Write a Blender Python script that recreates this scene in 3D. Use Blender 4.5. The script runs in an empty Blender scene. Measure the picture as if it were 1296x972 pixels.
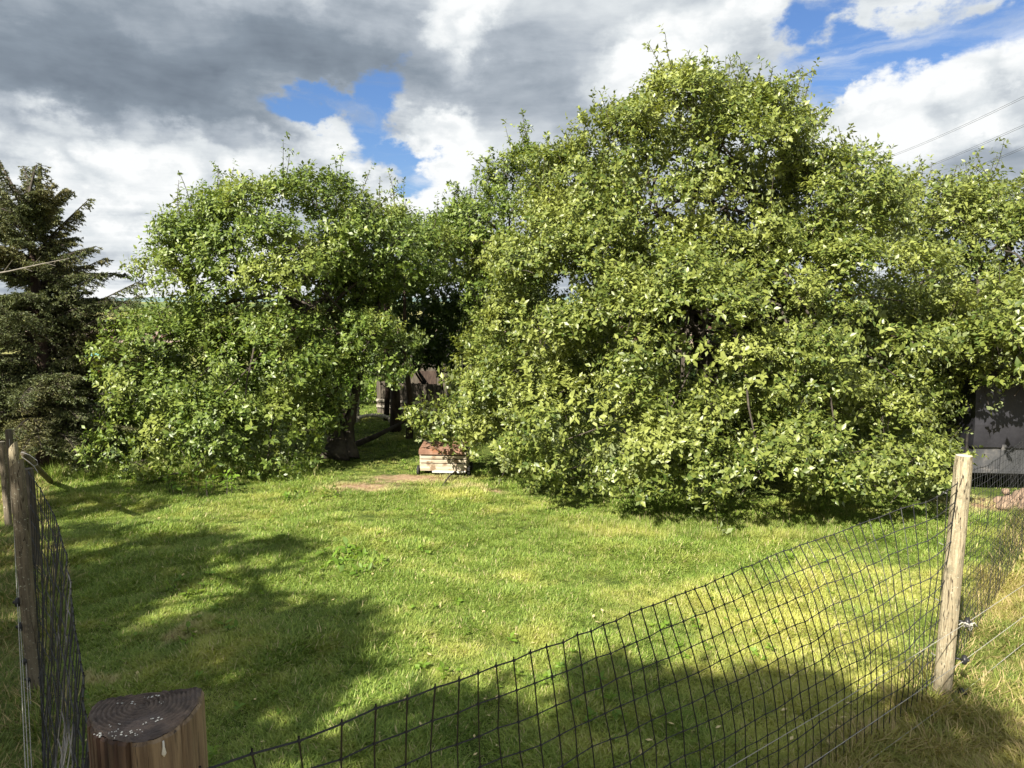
import bpy, math, random
import numpy as np
from mathutils import Vector, noise as mnoise
S = bpy.context.scene
random.seed(7)
RNG = np.random.default_rng(11)
PI = math.pi
# ------------------------------------------------------------------ camera
CH, F, PITCH = 2.1, 900.0, math.atan(106 / 900.0)
cam = bpy.data.cameras.new('camera'); cam.lens = 25.0; cam.sensor_width = 36.0; cam.clip_end = 6000; cam.clip_start = .05
co = bpy.data.objects.new('camera', cam); S.collection.objects.link(co)
co.location = (0, 0, CH); co.rotation_euler = (PI / 2 - PITCH, 0, 0); S.camera = co

def ray(px, py):
    u, v = (px - 648) / F, (486 - py) / F
    c, s = math.cos(PITCH), math.sin(PITCH)
    return np.array((u, c + v * s, v * c - s))
def P(px, py, z=0.0):                # the point at height z seen at a place of the photograph
    r = ray(px, py); t = (z - CH) / r[2]
    return np.array((r[0] * t, r[1] * t, z))
def W(px, py, d):                    # the point d metres ahead
    r = ray(px, py); t = d / r[1]
    return np.array((r[0] * t, d, CH + r[2] * t))
# ------------------------------------------------------------------ sun and exposure
SUN_AZ, SUN_EL = math.radians(34), math.radians(40)      # azimuth left of straight behind the camera
SD = np.array((-math.sin(SUN_AZ) * math.cos(SUN_EL), -math.cos(SUN_AZ) * math.cos(SUN_EL), math.sin(SUN_EL)))
sl = bpy.data.lights.new('sun', 'SUN'); sl.energy = 5.0; sl.angle = math.radians(.53); sl.color = (1, .93, .80)
so = bpy.data.objects.new('sun', sl); S.collection.objects.link(so)
so.rotation_euler = Vector(SD).to_track_quat('Z', 'Y').to_euler()
S.cycles.max_bounces = 6; S.cycles.diffuse_bounces = 3; S.cycles.transmission_bounces = 4
S.view_settings.view_transform = 'Standard'; S.view_settings.look = 'None'
S.view_settings.exposure = 1.5; S.view_settings.gamma = 1

# ------------------------------------------------------------------ node helper
class NT:
    def __init__(s, tree): s.t = tree; s.n = tree.nodes; s.l = tree.links
    def new(s, typ, **kw):
        n = s.n.new(typ)
        for k, v in kw.items(): setattr(n, k, v)
        return n
    def put(s, sock, v):
        if isinstance(v, bpy.types.NodeSocket): s.l.new(v, sock)
        elif v is not None:
            if isinstance(v, (tuple, list)) and len(v) == 3 and sock.type == 'RGBA': v = (*v, 1)
            sock.default_value = v
    def m(s, op, a, b=None, c=None, clamp=False):
        n = s.new('ShaderNodeMath', operation=op, use_clamp=clamp)
        for i, v in enumerate((a, b, c)):
            if v is not None: s.put(n.inputs[i], v)
        return n.outputs[0]
    def v(s, op, a, b=None, sc=None):
        n = s.new('ShaderNodeVectorMath', operation=op)
        s.put(n.inputs[0], a)
        if b is not None: s.put(n.inputs[1], b)
        if sc is not None: s.put(n.inputs['Scale'], sc)
        return n.outputs['Value'] if op in ('DOT_PRODUCT', 'LENGTH', 'DISTANCE') else n.outputs[0]
    def noise(s, vec, scale, detail=4, rough=.55, dist=0, col=False):
        n = s.new('ShaderNodeTexNoise'); s.put(n.inputs['Vector'], vec)
        n.inputs['Scale'].default_value = scale; n.inputs['Detail'].default_value = detail
        n.inputs['Roughness'].default_value = rough; n.inputs['Distortion'].default_value = dist
        return n.outputs['Color' if col else 'Fac']
    def mix(s, f, a, b):
        n = s.new('ShaderNodeMix', data_type='RGBA')
        s.put(n.inputs[0], f); s.put(n.inputs[6], a); s.put(n.inputs[7], b)
        return n.outputs[2]
    def fmix(s, f, a, b):
        n = s.new('ShaderNodeMix', data_type='FLOAT')
        s.put(n.inputs[0], f); s.put(n.inputs[2], a); s.put(n.inputs[3], b)
        return n.outputs[0]
    def ss(s, x, lo, hi, a=0., b=1.):
        n = s.new('ShaderNodeMapRange', interpolation_type='SMOOTHSTEP')
        s.put(n.inputs[0], x)
        for i, q in enumerate((lo, hi, a, b)): n.inputs[i + 1].default_value = q
        return n.outputs[0]
    def xyz(s, vec):
        n = s.new('ShaderNodeSeparateXYZ'); s.put(n.inputs[0], vec); return n.outputs
    def comb(s, x, y, z):
        n = s.new('ShaderNodeCombineXYZ')
        for i, q in enumerate((x, y, z)): s.put(n.inputs[i], q)
        return n.outputs[0]

# ------------------------------------------------------------------ world: Nishita sky with broken cumulus
w = bpy.data.worlds.new('World'); S.world = w; w.use_nodes = True; w.node_tree.nodes.clear()
T = NT(w.node_tree)
sky = T.new('ShaderNodeTexSky', sky_type='NISHITA', sun_disc=False, sun_elevation=SUN_EL,
            sun_rotation=math.atan2(SD[0], SD[1]), air_density=1.3, dust_density=.6, ozone_density=3.0)
tc = T.new('ShaderNodeTexCoord').outputs['Generated']
X, Y, Z = T.xyz(T.v('NORMALIZE', tc))
az = T.m('ARCTAN2', X, Y); el = T.m('ARCSINE', Z)
zz = T.m('ADD', T.m('MAXIMUM', Z, 0.0), .34)
q = T.comb(T.m('DIVIDE', X, zz), T.m('DIVIDE', Y, zz), T.m('MULTIPLY', Z, 6.))
big = T.noise(q, 1.1, 3, .5)
fine = T.noise(q, 2.4, 9, .62, .3)
puff = T.noise(T.comb(az, T.m('MULTIPLY', el, 1.5), Z), 14., 9, .60, .4)
puffc = T.noise(T.comb(az, T.m('MULTIPLY', el, 1.5), Z), 7., 4, .5, .2)
wob = T.v('SCALE', T.v('SUBTRACT', T.noise(T.comb(az, el, Z), 9., 7, .6, 0, True), (.5, .5, .5)), None, .16)
WX, WY, _ = T.xyz(wob)
azw = T.m('ADD', az, WX); elw = T.m('ADD', el, WY)
def ell(px, py, rx, ry, tilt=0.0):      # 1 in the middle, 0 on the rim, negative outside
    r = ray(px, py); r = r / np.linalg.norm(r)
    a0, e0 = math.atan2(r[0], r[1]), math.asin(r[2])
    dx = T.m('SUBTRACT', azw, a0); dy = T.m('SUBTRACT', elw, e0)
    c, s = math.cos(tilt), math.sin(tilt)
    u = T.m('ADD', T.m('MULTIPLY', dx, c * F / rx), T.m('MULTIPLY', dy, s * F / rx))
    v = T.m('ADD', T.m('MULTIPLY', dx, -s * F / ry), T.m('MULTIPLY', dy, c * F / ry))
    return T.m('SUBTRACT', 1., T.m('SQRT', T.m('ADD', T.m('MULTIPLY', u, u), T.m('MULTIPLY', v, v))))
def mx(l):
    r = l[0]
    for k in l[1:]: r = T.m('MAXIMUM', r, k)
    return r
def soft(l, lo=-.25, hi=.6): return T.ss(mx(l), lo, hi)
gap = mx([ell(400, 133, 70, 24, .05), ell(480, 150, 36, 60, -.5), ell(515, 205, 44, 24, -.5), ell(1130, 55, 130, 34, .25),
          ell(1240, 22, 110, 26, .35), ell(1035, 20, 40, 40), ell(1075, 100, 40, 18, .6), ell(1340, -10, 120, 40, .3)])
gap = T.m('ADD', gap, T.m('MULTIPLY', T.m('SUBTRACT', fine, .52), 1.6))
gap = T.m('ADD', gap, T.m('MULTIPLY', T.m('SUBTRACT', puff, .5), 1.0))
rand_gap = T.ss(T.m('ADD', T.m('MULTIPLY', big, .8), T.m('MULTIPLY', fine, .35)), .70, .78)
frame_far = T.ss(T.m('ADD', T.m('ABSOLUTE', az), T.m('MULTIPLY', el, 1.0)), .8, 1.1)
wisp = T.ss(T.noise(T.v('ADD', q, wob), 3.2, 8, .62, .8), .46, .74, 1., .45)
blue = T.m('MAXIMUM', T.ss(gap, -.10, .42), T.m('MULTIPLY', rand_gap, frame_far), clamp=True)
blue = T.m('MULTIPLY', blue, wisp)
shade = T.m('ADD', .63, T.m('MULTIPLY', T.m('SUBTRACT', fine, .5), .6))
shade = T.m('ADD', shade, T.m('MULTIPLY', T.m('SUBTRACT', puffc, .5), .55))
vo = T.new('ShaderNodeTexVoronoi', feature='SMOOTH_F1'); vo.inputs['Scale'].default_value = 15.; vo.inputs['Smoothness'].default_value = .35
T.put(vo.inputs['Vector'], T.v('ADD', T.comb(azw, T.m('MULTIPLY', elw, 1.35), Z), T.v('SCALE', wob, None, .35)))
billow = T.m('SUBTRACT', .42, vo.outputs['Distance'])
dark = soft([ell(130, 95, 330, 105, -.05), ell(350, 62, 280, 66, -.1), ell(-200, 40, 420, 160)], -.45, .9)
midg = soft([ell(640, 50, 200, 60, -.2), ell(700, 130, 200, 110, -.1), ell(860, 130, 150, 90, .3), ell(640, 190, 90, 50)], -.3, .9)
grey2 = soft([ell(1240, 140, 80, 22, .3), ell(1060, 120, 60, 20, .1), ell(1230, 215, 120, 26, .1)], -.2, .8)
lite = soft([ell(380, 200, 115, 52, .05), ell(200, 215, 240, 50, .02), ell(530, 255, 80, 34), ell(60, 235, 230, 85), ell(160, 320, 140, 50),
             ell(1150, 150, 150, 70, .3), ell(1260, 100, 90, 40, .4), ell(590, 30, 50, 60), ell(860, 60, 110, 50, .4), ell(570, 200, 50, 60)], -.35, .6)
low = T.ss(el, .0, .22, 1., 0.)
strat = T.noise(T.comb(T.m('MULTIPLY', az, 3.), T.m('MULTIPLY', el, 34.), Z), 1.6, 6, .55, .4)
shade = T.m('ADD', shade, T.m('MULTIPLY', T.m('MULTIPLY', T.m('SUBTRACT', strat, .52), low), 1.3))
shade = T.m('ADD', shade, T.m('MULTIPLY', lite, .36))
shade = T.m('SUBTRACT', shade, T.m('MULTIPLY', dark, T.m('ADD', .37, T.m('MULTIPLY', T.m('SUBTRACT', big, .5), .2))))
shade = T.m('ADD', shade, T.m('MULTIPLY', T.m('MULTIPLY', billow, .50), T.m('ADD', .25, lite)))
shade = T.m('SUBTRACT', shade, T.m('MULTIPLY', midg, .07))
shade = T.m('SUBTRACT', shade, T.m('MULTIPLY', grey2, .15))
# sunlit rims where cloud meets open sky
rim = T.m('MULTIPLY', T.ss(gap, -.55, .0), T.m('SUBTRACT', 1., dark))
shade = T.m('ADD', shade, T.m('MULTIPLY', rim, .10), clamp=True)
cr = T.new('ShaderNodeValToRGB'); T.put(cr.inputs[0], shade)
e = cr.color_ramp.elements
e[0].position = .10; e[0].color = (.105, .128, .158, 1)
e[1].position = .92; e[1].color = (.58, .59, .59, 1)
for p_, c_ in ((.30, (.155, .185, .22)), (.50, (.27, .30, .335)), (.72, (.45, .475, .49))):
    k = e.new(p_); k.color = (*c_, 1)
skyc = T.v('MULTIPLY', sky.outputs[0], (.044, .055, .077))
veil = T.mix(T.m('MULTIPLY', low, .5), skyc, (.30, .37, .45))
colr = T.mix(blue, cr.outputs[0], veil)
below = T.ss(Z, -.02, .0)
colr = T.mix(below, (.10, .12, .06), colr)
bg = T.new('ShaderNodeBackground'); T.put(bg.inputs[0], T.v('SCALE', colr, None, 10.)); bg.inputs[1].default_value = .0605
T.l.new(bg.outputs[0], T.new('ShaderNodeOutputWorld').inputs[0])

# ------------------------------------------------------------------ materials
def mat(name):
    m = bpy.data.materials.new(name); m.use_nodes = True; m.node_tree.nodes.clear()
    t = NT(m.node_tree); out = t.new('ShaderNodeOutputMaterial')
    return m, t, out
def simple(name, c1, c2=None, scale=8, rough=.7, metal=0, bump=.3, stretch=(1, 1, 1), c3=None, s3=2.5, spec=.35, bs=None, crack=0):
    m, t, out = mat(name)
    oc = t.new('ShaderNodeTexCoord').outputs['Object']
    vec = t.v('MULTIPLY', oc, stretch)
    n = t.noise(vec, scale, 8, .65)
    col = t.mix(t.ss(n, .35, .65), c1, c2 or c1)
    if c3: col = t.mix(t.ss(t.noise(oc, s3, 6, .6), .52, .66), col, c3)
    if crack:                                                    # drying splits and lichen specks in the wood
        cn = t.noise(t.v('MULTIPLY', oc, (1, 1, .07)), 34, 3, .5)
        col = t.mix(t.ss(t.m('ABSOLUTE', t.m('SUBTRACT', cn, .5)), .018, .004), col, (.045, .034, .022))
        col = t.mix(t.ss(t.noise(oc, 75, 5, .7), .60, .66), col, (.40, .40, .31))
    b = t.new('ShaderNodeBsdfPrincipled'); t.put(b.inputs['Base Color'], col)
    b.inputs['Roughness'].default_value = rough; b.inputs['Metallic'].default_value = metal
    b.inputs['Specular IOR Level'].default_value = spec
    if bump:
        bp = t.new('ShaderNodeBump'); bp.inputs['Strength'].default_value = bump; bp.inputs['Distance'].default_value = .01
        t.put(bp.inputs['Height'], t.noise(vec, bs or scale * 2.5, 6, .6)); t.l.new(bp.outputs[0], b.inputs['Normal'])
    t.l.new(b.outputs[0], out.inputs[0])
    return m
def leaf_mat(name, c_a, c_b, c_y, under, trans=.35, rough=.42, spec=.32):
    m, t, out = mat(name)
    at = t.new('ShaderNodeAttribute', attribute_name='tone').outputs['Fac']
    at2 = t.new('ShaderNodeAttribute', attribute_name='tone2').outputs['Fac']
    col = t.mix(at, c_a, c_b)
    pos = t.new('ShaderNodeNewGeometry')
    col = t.mix(t.m('MULTIPLY', t.ss(t.noise(pos.outputs['Position'], 1.3, 3, .5), .48, .7), .6), col, c_y)
    col = t.mix(t.m('MULTIPLY', t.ss(at2, .92, .98), .55), col, c_y)
    colu = t.mix(pos.outputs['Backfacing'], col, t.mix(.55, col, under))
    b = t.new('ShaderNodeBsdfPrincipled'); t.put(b.inputs['Base Color'], colu)
    b.inputs['Roughness'].default_value = rough; b.inputs['Specular IOR Level'].default_value = spec
    tr = t.new('ShaderNodeBsdfTranslucent')
    t.put(tr.inputs[0], t.v('MULTIPLY', col, (1.5, 1.45, .55)))
    ms = t.new('ShaderNodeMixShader'); ms.inputs[0].default_value = trans
    t.l.new(b.outputs[0], ms.inputs[1]); t.l.new(tr.outputs[0], ms.inputs[2]); t.l.new(ms.outputs[0], out.inputs[0])
    return m
M = {}
M['apple'] = leaf_mat('apple_leaf', (.040, .076, .012), (.175, .235, .046), (.28, .31, .075), (.25, .31, .16), .26, .42, .42)
M['apple_pale'] = leaf_mat('pale_apple_leaf', (.046, .080, .014), (.22, .255, .058), (.30, .33, .09), (.30, .35, .20), .26, .40, .45)
M['dark_leaf'] = leaf_mat('dark_leaf', (.030, .055, .012), (.06, .10, .02), (.08, .12, .03), (.10, .14, .06), .22, .5, .35)  # its darkness also stands in for shade in the back bushes
M['weed_leaf'] = leaf_mat('weed_leaf', (.09, .17, .02), (.16, .26, .03), (.24, .30, .04), (.2, .28, .1), .35, .5)
M['needle'] = leaf_mat('spruce_needle', (.055, .075, .030), (.15, .165, .060), (.24, .20, .09), (.05, .07, .03), .12, .55, .3)
M['bark'] = simple('apple_bark', (.030, .024, .019), (.07, .058, .046), 14, .9, bump=.8, stretch=(1, 1, .3))
M['bark_red'] = simple('reddish_bark', (.035, .022, .018), (.08, .055, .042), 14, .9, bump=.8, stretch=(1, 1, .3))
M['twig_pale'] = simple('dead_twig', (.17, .155, .13), (.26, .24, .21), 20, .8)
M['post'] = simple('weathered_post_wood', (.22, .18, .115), (.37, .32, .215), 11, .85, bump=.9, stretch=(4, 4, .5), c3=(.20, .175, .115), s3=22, crack=1)
M['post_grey'] = simple('greyed_post_wood', (.10, .082, .058), (.20, .165, .115), 12, .85, bump=.6, stretch=(4, 4, .35), c3=(.09, .075, .055), s3=9, crack=1)
M['cut'] = simple('pale_cut_wood', (.42, .36, .24), (.55, .49, .35), 20, .8)
M['net'] = simple('black_plastic_net', (.012, .013, .015), (.02, .02, .02), 30, .6, bump=0, spec=.3)
M['wire'] = simple('galvanised_wire', (.30, .30, .30), (.42, .42, .41), 30, .45, metal=.4, bump=0)
M['rope'] = simple('pale_electric_twine', (.24, .23, .20), (.36, .35, .31), 60, .7, bump=0)
M['insul'] = simple('black_insulator_plastic', (.012, .012, .014), (.03, .03, .03), 30, .4, bump=0)
M['line'] = simple('power_line', (.05, .05, .055), None, 3, .6, bump=0)
M['board'] = simple('pale_coop_board', (.30, .25, .18), (.50, .44, .34), 9, .85, bump=.6, stretch=(.3, 3, 4), c3=(.20, .14, .09), s3=11)
M['rust'] = simple('rusty_lid', (.16, .085, .055), (.27, .16, .11), 9, .85, bump=.4, c3=(.24, .11, .06), s3=6)
M['white'] = simple('flaking_white_paint', (.46, .45, .41), (.58, .57, .53), 12, .7)
M['rubber'] = simple('black_rubber', (.015, .015, .015), (.03, .03, .03), 12, .8)
M['stone'] = simple('pillar_stone', (.42, .38, .29), (.58, .53, .42), 12, .9, bump=.8)
M['stone_red'] = simple('pink_stone', (.30, .19, .15), (.42, .30, .24), 12, .9, bump=.8)
M['mortar'] = simple('mortar', (.20, .18, .15), (.28, .26, .22), 20, .95)
M['fence_dark'] = simple('dark_fence_board', (.055, .045, .035), (.10, .085, .065), 8, .85, bump=.5, stretch=(4, 4, .4))
M['rail_pale'] = simple('greyed_rail', (.26, .23, .19), (.36, .33, .28), 8, .85)
M['trailer'] = simple('grey_trailer_panel', (.042, .044, .048), (.068, .07, .075), 3, .5, bump=.1, c3=(.16, .15, .14))
M['tarp'] = simple('black_tarpaulin', (.014, .014, .018), (.028, .028, .034), 3, .45, bump=.6, bs=5)
M['steel'] = simple('dark_steel', (.02, .02, .022), (.05, .045, .04), 12, .55, metal=.5)
M['roof'] = simple('pinkish_grey_roof', (.07, .06, .057), (.10, .085, .08), 5, .85, bump=.5)
M['slab'] = simple('grey_board', (.20, .195, .20), (.28, .27, .27), 5, .8)
M['teal'] = simple('turquoise_plastic', (.18, .52, .55), (.25, .6, .6), 5, .4, bump=0)
M['orange'] = simple('orange_plastic', (.65, .20, .06), (.6, .16, .04), 5, .4, bump=0)
M['ballast'] = simple('railway_ballast', (.15, .115, .095), (.21, .16, .13), .5, .95, bump=.3)
M['rail'] = simple('rusty_rail', (.075, .036, .028), (.10, .05, .04), 3, .7)
M['straw'] = simple('dry_stalk', (.45, .36, .17), (.55, .46, .25), 20, .8, bump=0)
M['soil'] = simple('bare_soil', (.17, .12, .085), (.28, .20, .14), 9, .95, bump=.8)

# ------------------------------------------------------------------ object helpers
C = S.collection
def link(o, parent=None):
    C.objects.link(o)
    if parent is not None: o.parent = parent
    return o
def tag(o, label=None, cat=None, group=None, kind=None):
    for k, v in (('label', label), ('category', cat), ('group', group), ('kind', kind)):
        if v: o[k] = v
    return o
def thing(name, label, cat, loc=(0, 0, 0), group=None, rz=0):
    o = bpy.data.objects.new(name, None); o.location = Vector([float(a) for a in loc]); o.rotation_euler.z = rz
    o.empty_display_size = .1
    return tag(link(o), label, cat, group)
def mesh_np(name, V, faces_flat, nper, m, parent=None, smooth=False, attrs=None):
    me = bpy.data.meshes.new(name)
    V = np.asarray(V, dtype=np.float32).reshape(-1, 3)
    ff = np.asarray(faces_flat, dtype=np.int32).ravel(); nf = len(ff) // nper
    me.vertices.add(len(V)); me.vertices.foreach_set('co', V.ravel())
    me.loops.add(len(ff)); me.loops.foreach_set('vertex_index', ff)
    me.polygons.add(nf); me.polygons.foreach_set('loop_start', np.arange(nf, dtype=np.int32) * nper)
    me.polygons.foreach_set('loop_total', np.full(nf, nper, dtype=np.int32))
    if smooth: me.polygons.foreach_set('use_smooth', np.ones(nf, dtype=bool))
    me.update(calc_edges=True)
    for k, a in (attrs or {}).items():
        at = me.attributes.new(k, 'FLOAT', 'POINT'); at.data.foreach_set('value', np.asarray(a, dtype=np.float32))
    me.materials.append(m)
    return link(bpy.data.objects.new(name, me), parent)
class MB:
    """collects boxes, tubes and loose faces into ONE mesh"""
    def __init__(s): s.v = []; s.f = []
    def add(s, vs, fs):
        n = len(s.v); s.v += [tuple(float(c) for c in a) for a in vs]; s.f += [tuple(i + n for i in f) for f in fs]; return s
    def box(s, c, size, rz=0, ch=0.0, rx=0.0):
        hx, hy, hz = [a / 2 for a in size]; vs = []
        for z in (-hz, hz):
            for x, y in ((-hx, -hy), (hx, -hy), (hx, hy), (-hx, hy)):
                y2, z2 = y * math.cos(rx) - z * math.sin(rx), y * math.sin(rx) + z * math.cos(rx)
                vs.append((c[0] + x * math.cos(rz) - y2 * math.sin(rz), c[1] + x * math.sin(rz) + y2 * math.cos(rz), c[2] + z2))
        return s.add(vs, [(3, 2, 1, 0), (4, 5, 6, 7), (0, 1, 5, 4), (1, 2, 6, 5), (2, 3, 7, 6), (3, 0, 4, 7)])
    def tube(s, pts, r, n=6, cap=True):
        pts = [np.array(p, dtype=float) for p in pts]; k = len(pts)
        rs = [r] * k if not hasattr(r, '__len__') else list(r)
        vs, fs = [], []; ref = np.array((.31, .17, .93))
        for i, p in enumerate(pts):
            d = pts[min(i + 1, k - 1)] - pts[max(i - 1, 0)]; d = d / (np.linalg.norm(d) + 1e-9)
            if abs(d @ ref) > .95: ref = np.array((.9, .3, .1))
            a = np.cross(d, ref); a /= np.linalg.norm(a); b = np.cross(d, a)
            for j in range(n):
                t = 2 * PI * j / n; vs.append(p + rs[i] * (math.cos(t) * a + math.sin(t) * b))
        for i in range(k - 1):
            for j in range(n):
                a, b = i * n + j, i * n + (j + 1) % n
                fs.append((a, b, b + n, a + n))
        if cap: fs += [tuple(range(n))[::-1], tuple((k - 1) * n + j for j in range(n))]
        return s.add(vs, fs)
    def build(s, name, m, parent=None, smooth=False, bevel=0):
        me = bpy.data.meshes.new(name); me.from_pydata(s.v, [], s.f)
        if smooth: me.polygons.foreach_set('use_smooth', [True] * len(me.polygons))
        me.materials.append(m); me.update()
        o = link(bpy.data.objects.new(name, me), parent)
        if bevel:
            b = o.modifiers.new('bevel', 'BEVEL'); b.width = bevel; b.segments = 2
        return o
def nz(x, y, z=0.0, s=1.0): return mnoise.noise(Vector((x * s, y * s, z * s)))
def norm(a): return a / (np.linalg.norm(a, axis=-1, keepdims=True) + 1e-9)

# ------------------------------------------------------------------ ground: one sheet to the horizon
def gh(x, y):
    r = math.hypot(x, y - 5); f = 1 / (1 + (r / 14) ** 4)
    h = f * (.030 * nz(x, y, 0, .8) + .016 * nz(x, y, 4, 2.6))
    if y > 12: h -= min(1.0, (y - 12) * .02)                     # the land falls gently away beyond the trees
    return h
ks = np.arange(-88, 89); gx = 9. * np.sinh(ks / 15.5); gx = gx[np.abs(gx) < 1600]
gy = 5 + gx.copy(); nx_, ny_ = len(gx), len(gy)
V = [(x, y, gh(x, y)) for y in gy for x in gx]
Fc = [(j * nx_ + i, j * nx_ + i + 1, (j + 1) * nx_ + i + 1, (j + 1) * nx_ + i) for j in range(ny_ - 1) for i in range(nx_ - 1)]
def soil_patches(t, pos):
    """soil and dry patches of the lawn as a mask, shared by the ground and the grass"""
    x, y, z = t.xyz(pos)
    wv = t.v('SCALE', t.v('SUBTRACT', t.noise(pos, 2.6, 5, .6, 0, True), (.5, .5, .5)), None, 1.0)
    wx, wy, _ = t.xyz(wv); x = t.m('ADD', x, wx); y = t.m('ADD', y, wy); r = None
    for (cx, cy, rx, ry) in BARE:
        a = t.m('DIVIDE', t.m('SUBTRACT', x, cx), rx); b = t.m('DIVIDE', t.m('SUBTRACT', y, cy), ry)
        k = t.m('SUBTRACT', 1., t.m('SQRT', t.m('ADD', t.m('MULTIPLY', a, a), t.m('MULTIPLY', b, b))))
        r = k if r is None else t.m('MAXIMUM', r, k)
    return t.ss(r, -.5, .6)
def bare(px, py, rx, ry):
    p = P(px, py); return (p[0], p[1], rx, ry)
BARE = [bare(462, 618, .50, .20), bare(520, 606, .6, .2), bare(150, 862, .13, .10), bare(240, 800, .12, .14),
        bare(590, 618, .4, .10), bare(1265, 640, .6, .28)]
m, t, out = mat('lawn_and_fields')
pos = t.new('ShaderNodeNewGeometry').outputs['Position']
px_, py_, pz_ = t.xyz(pos)
lawn = t.mix(t.ss(t.noise(pos, 5, 6, .6), .4, .6), (.045, .070, .014), (.085, .11, .025))
soil = t.mix(t.ss(t.noise(pos, 14, 6, .7), .35, .65), (.22, .14, .085), (.36, .26, .17))
lawn = t.mix(soil_patches(t, pos), lawn, soil)
straw = t.mix(t.ss(t.noise(pos, 9, 6, .7), .35, .65), (.13, .10, .04), (.22, .18, .08))
outside = t.m('MAXIMUM', t.ss(t.m('SUBTRACT', t.m('MULTIPLY', t.m('SUBTRACT', px_, -.6), .80), t.m('SUBTRACT', py_, 1.4)), .25, .45),
              t.ss(t.m('SUBTRACT', t.m('MULTIPLY', px_, -1.533), t.m('ADD', py_, .25)), .0, .3))
lawn = t.mix(outside, lawn, straw)
vo = t.new('ShaderNodeTexVoronoi', feature='F1'); t.put(vo.inputs['Vector'], t.v('MULTIPLY', pos, (.006, .014, 0))); vo.inputs['Scale'].default_value = 1
fieldc = t.mix(t.xyz(vo.outputs['Color'])[0], (.11, .16, .04), (.30, .27, .11))
fieldc = t.mix(t.ss(t.noise(pos, .3, 6, .6), .3, .7), fieldc, t.mix(.3, fieldc, (.05, .08, .02)))
col = t.mix(t.ss(t.v('LENGTH', pos), 18, 40), lawn, fieldc)
b = t.new('ShaderNodeBsdfPrincipled'); t.put(b.inputs['Base Color'], col); b.inputs['Roughness'].default_value = .95
b.inputs['Specular IOR Level'].default_value = .1
bp = t.new('ShaderNodeBump'); bp.inputs['Strength'].default_value = .8; bp.inputs['Distance'].default_value = .03
t.put(bp.inputs['Height'], t.noise(pos, 30, 8, .7)); t.l.new(bp.outputs[0], b.inputs['Normal']); t.l.new(b.outputs[0], out.inputs[0])
tag(mesh_np('ground', V, Fc, 4, m, smooth=True), kind='structure')
# far low hills and hedgerows
def ridge(name, y0, h0, seed, m, depth, kind='structure', label=None, cat=None, x0=-1500, x1=900, n=200, base=-1.2, rough=1.0):
    vs, fs = [], []
    for i in range(n):
        x = x0 + (x1 - x0) * i / (n - 1)
        h = h0 * (.62 + .38 * nz(x / (h0 * 22), seed) + rough * .16 * nz(x / (h0 * 3), seed + 5) + rough * .10 * nz(x / h0, seed + 9))
        for k, (dy, hh) in enumerate(((-depth, 0), (-depth * .35, .8), (0, 1), (depth, 0))):
            vs.append((x, y0 + dy + .15 * depth * nz(x / (h0 * 4), seed + k), base + hh * h))
    for i in range(n - 1):
        for k in range(3): a = i * 4 + k; fs.append((a, a + 4, a + 5, a + 1))
    me = MB().add(vs, fs).build(name, m, smooth=True)
    return tag(me, label, cat, kind=kind)
M['hill'] = simple('haze_blue_hill', (.10, .15, .15), (.13, .19, .18), .02, 1, bump=0)  # distance haze is put into the hill colour as a blue-green tint
M['hedge'] = simple('hedgerow_green', (.045, .07, .025), (.085, .12, .04), .15, 1, bump=.6)
ridge('far_hills', 1350, 15, 3, M['hill'], 90, n=260, x1=1500)
ridge('hedgerow', 330, 3.2, 9, M['hedge'], 3, kind=None, label='long dark hedgerow across the far fields beyond the railway', cat='hedge', x0=-420, x1=300, n=420)
# railway seen between the spruce and the left apple tree
def track(y, label, zb):
    th = thing('railway_track', label, 'railway track', (0, y, zb), group='railway tracks across the far field')
    v, f = [], []
    for x in (-160, 120):
        v += [(x, -2.6, 0), (x, -1.5, .55), (x, 1.5, .55), (x, 2.6, 0)]
    MB().add(v, [(0, 1, 5, 4), (1, 2, 6, 5), (2, 3, 7, 6)]).build('ballast', M['ballast'], th)
    for s in (-.75, .75):
        MB().box((-20, s, .66), (280, .10, .22)).build('rail', M['rail'], th)
    sl_ = MB()
    for i in range(300): sl_.box((-140 + i * .75, 0, .57), (.25, 2.5, .08))
    tag(sl_.build('sleepers', M['rail'], th), kind='stuff')
track(48, 'nearer rusty railway track crossing the field beyond the spruce', -1.05)
track(66, 'farther rusty railway track in front of the yellow field', -1.05)

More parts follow.
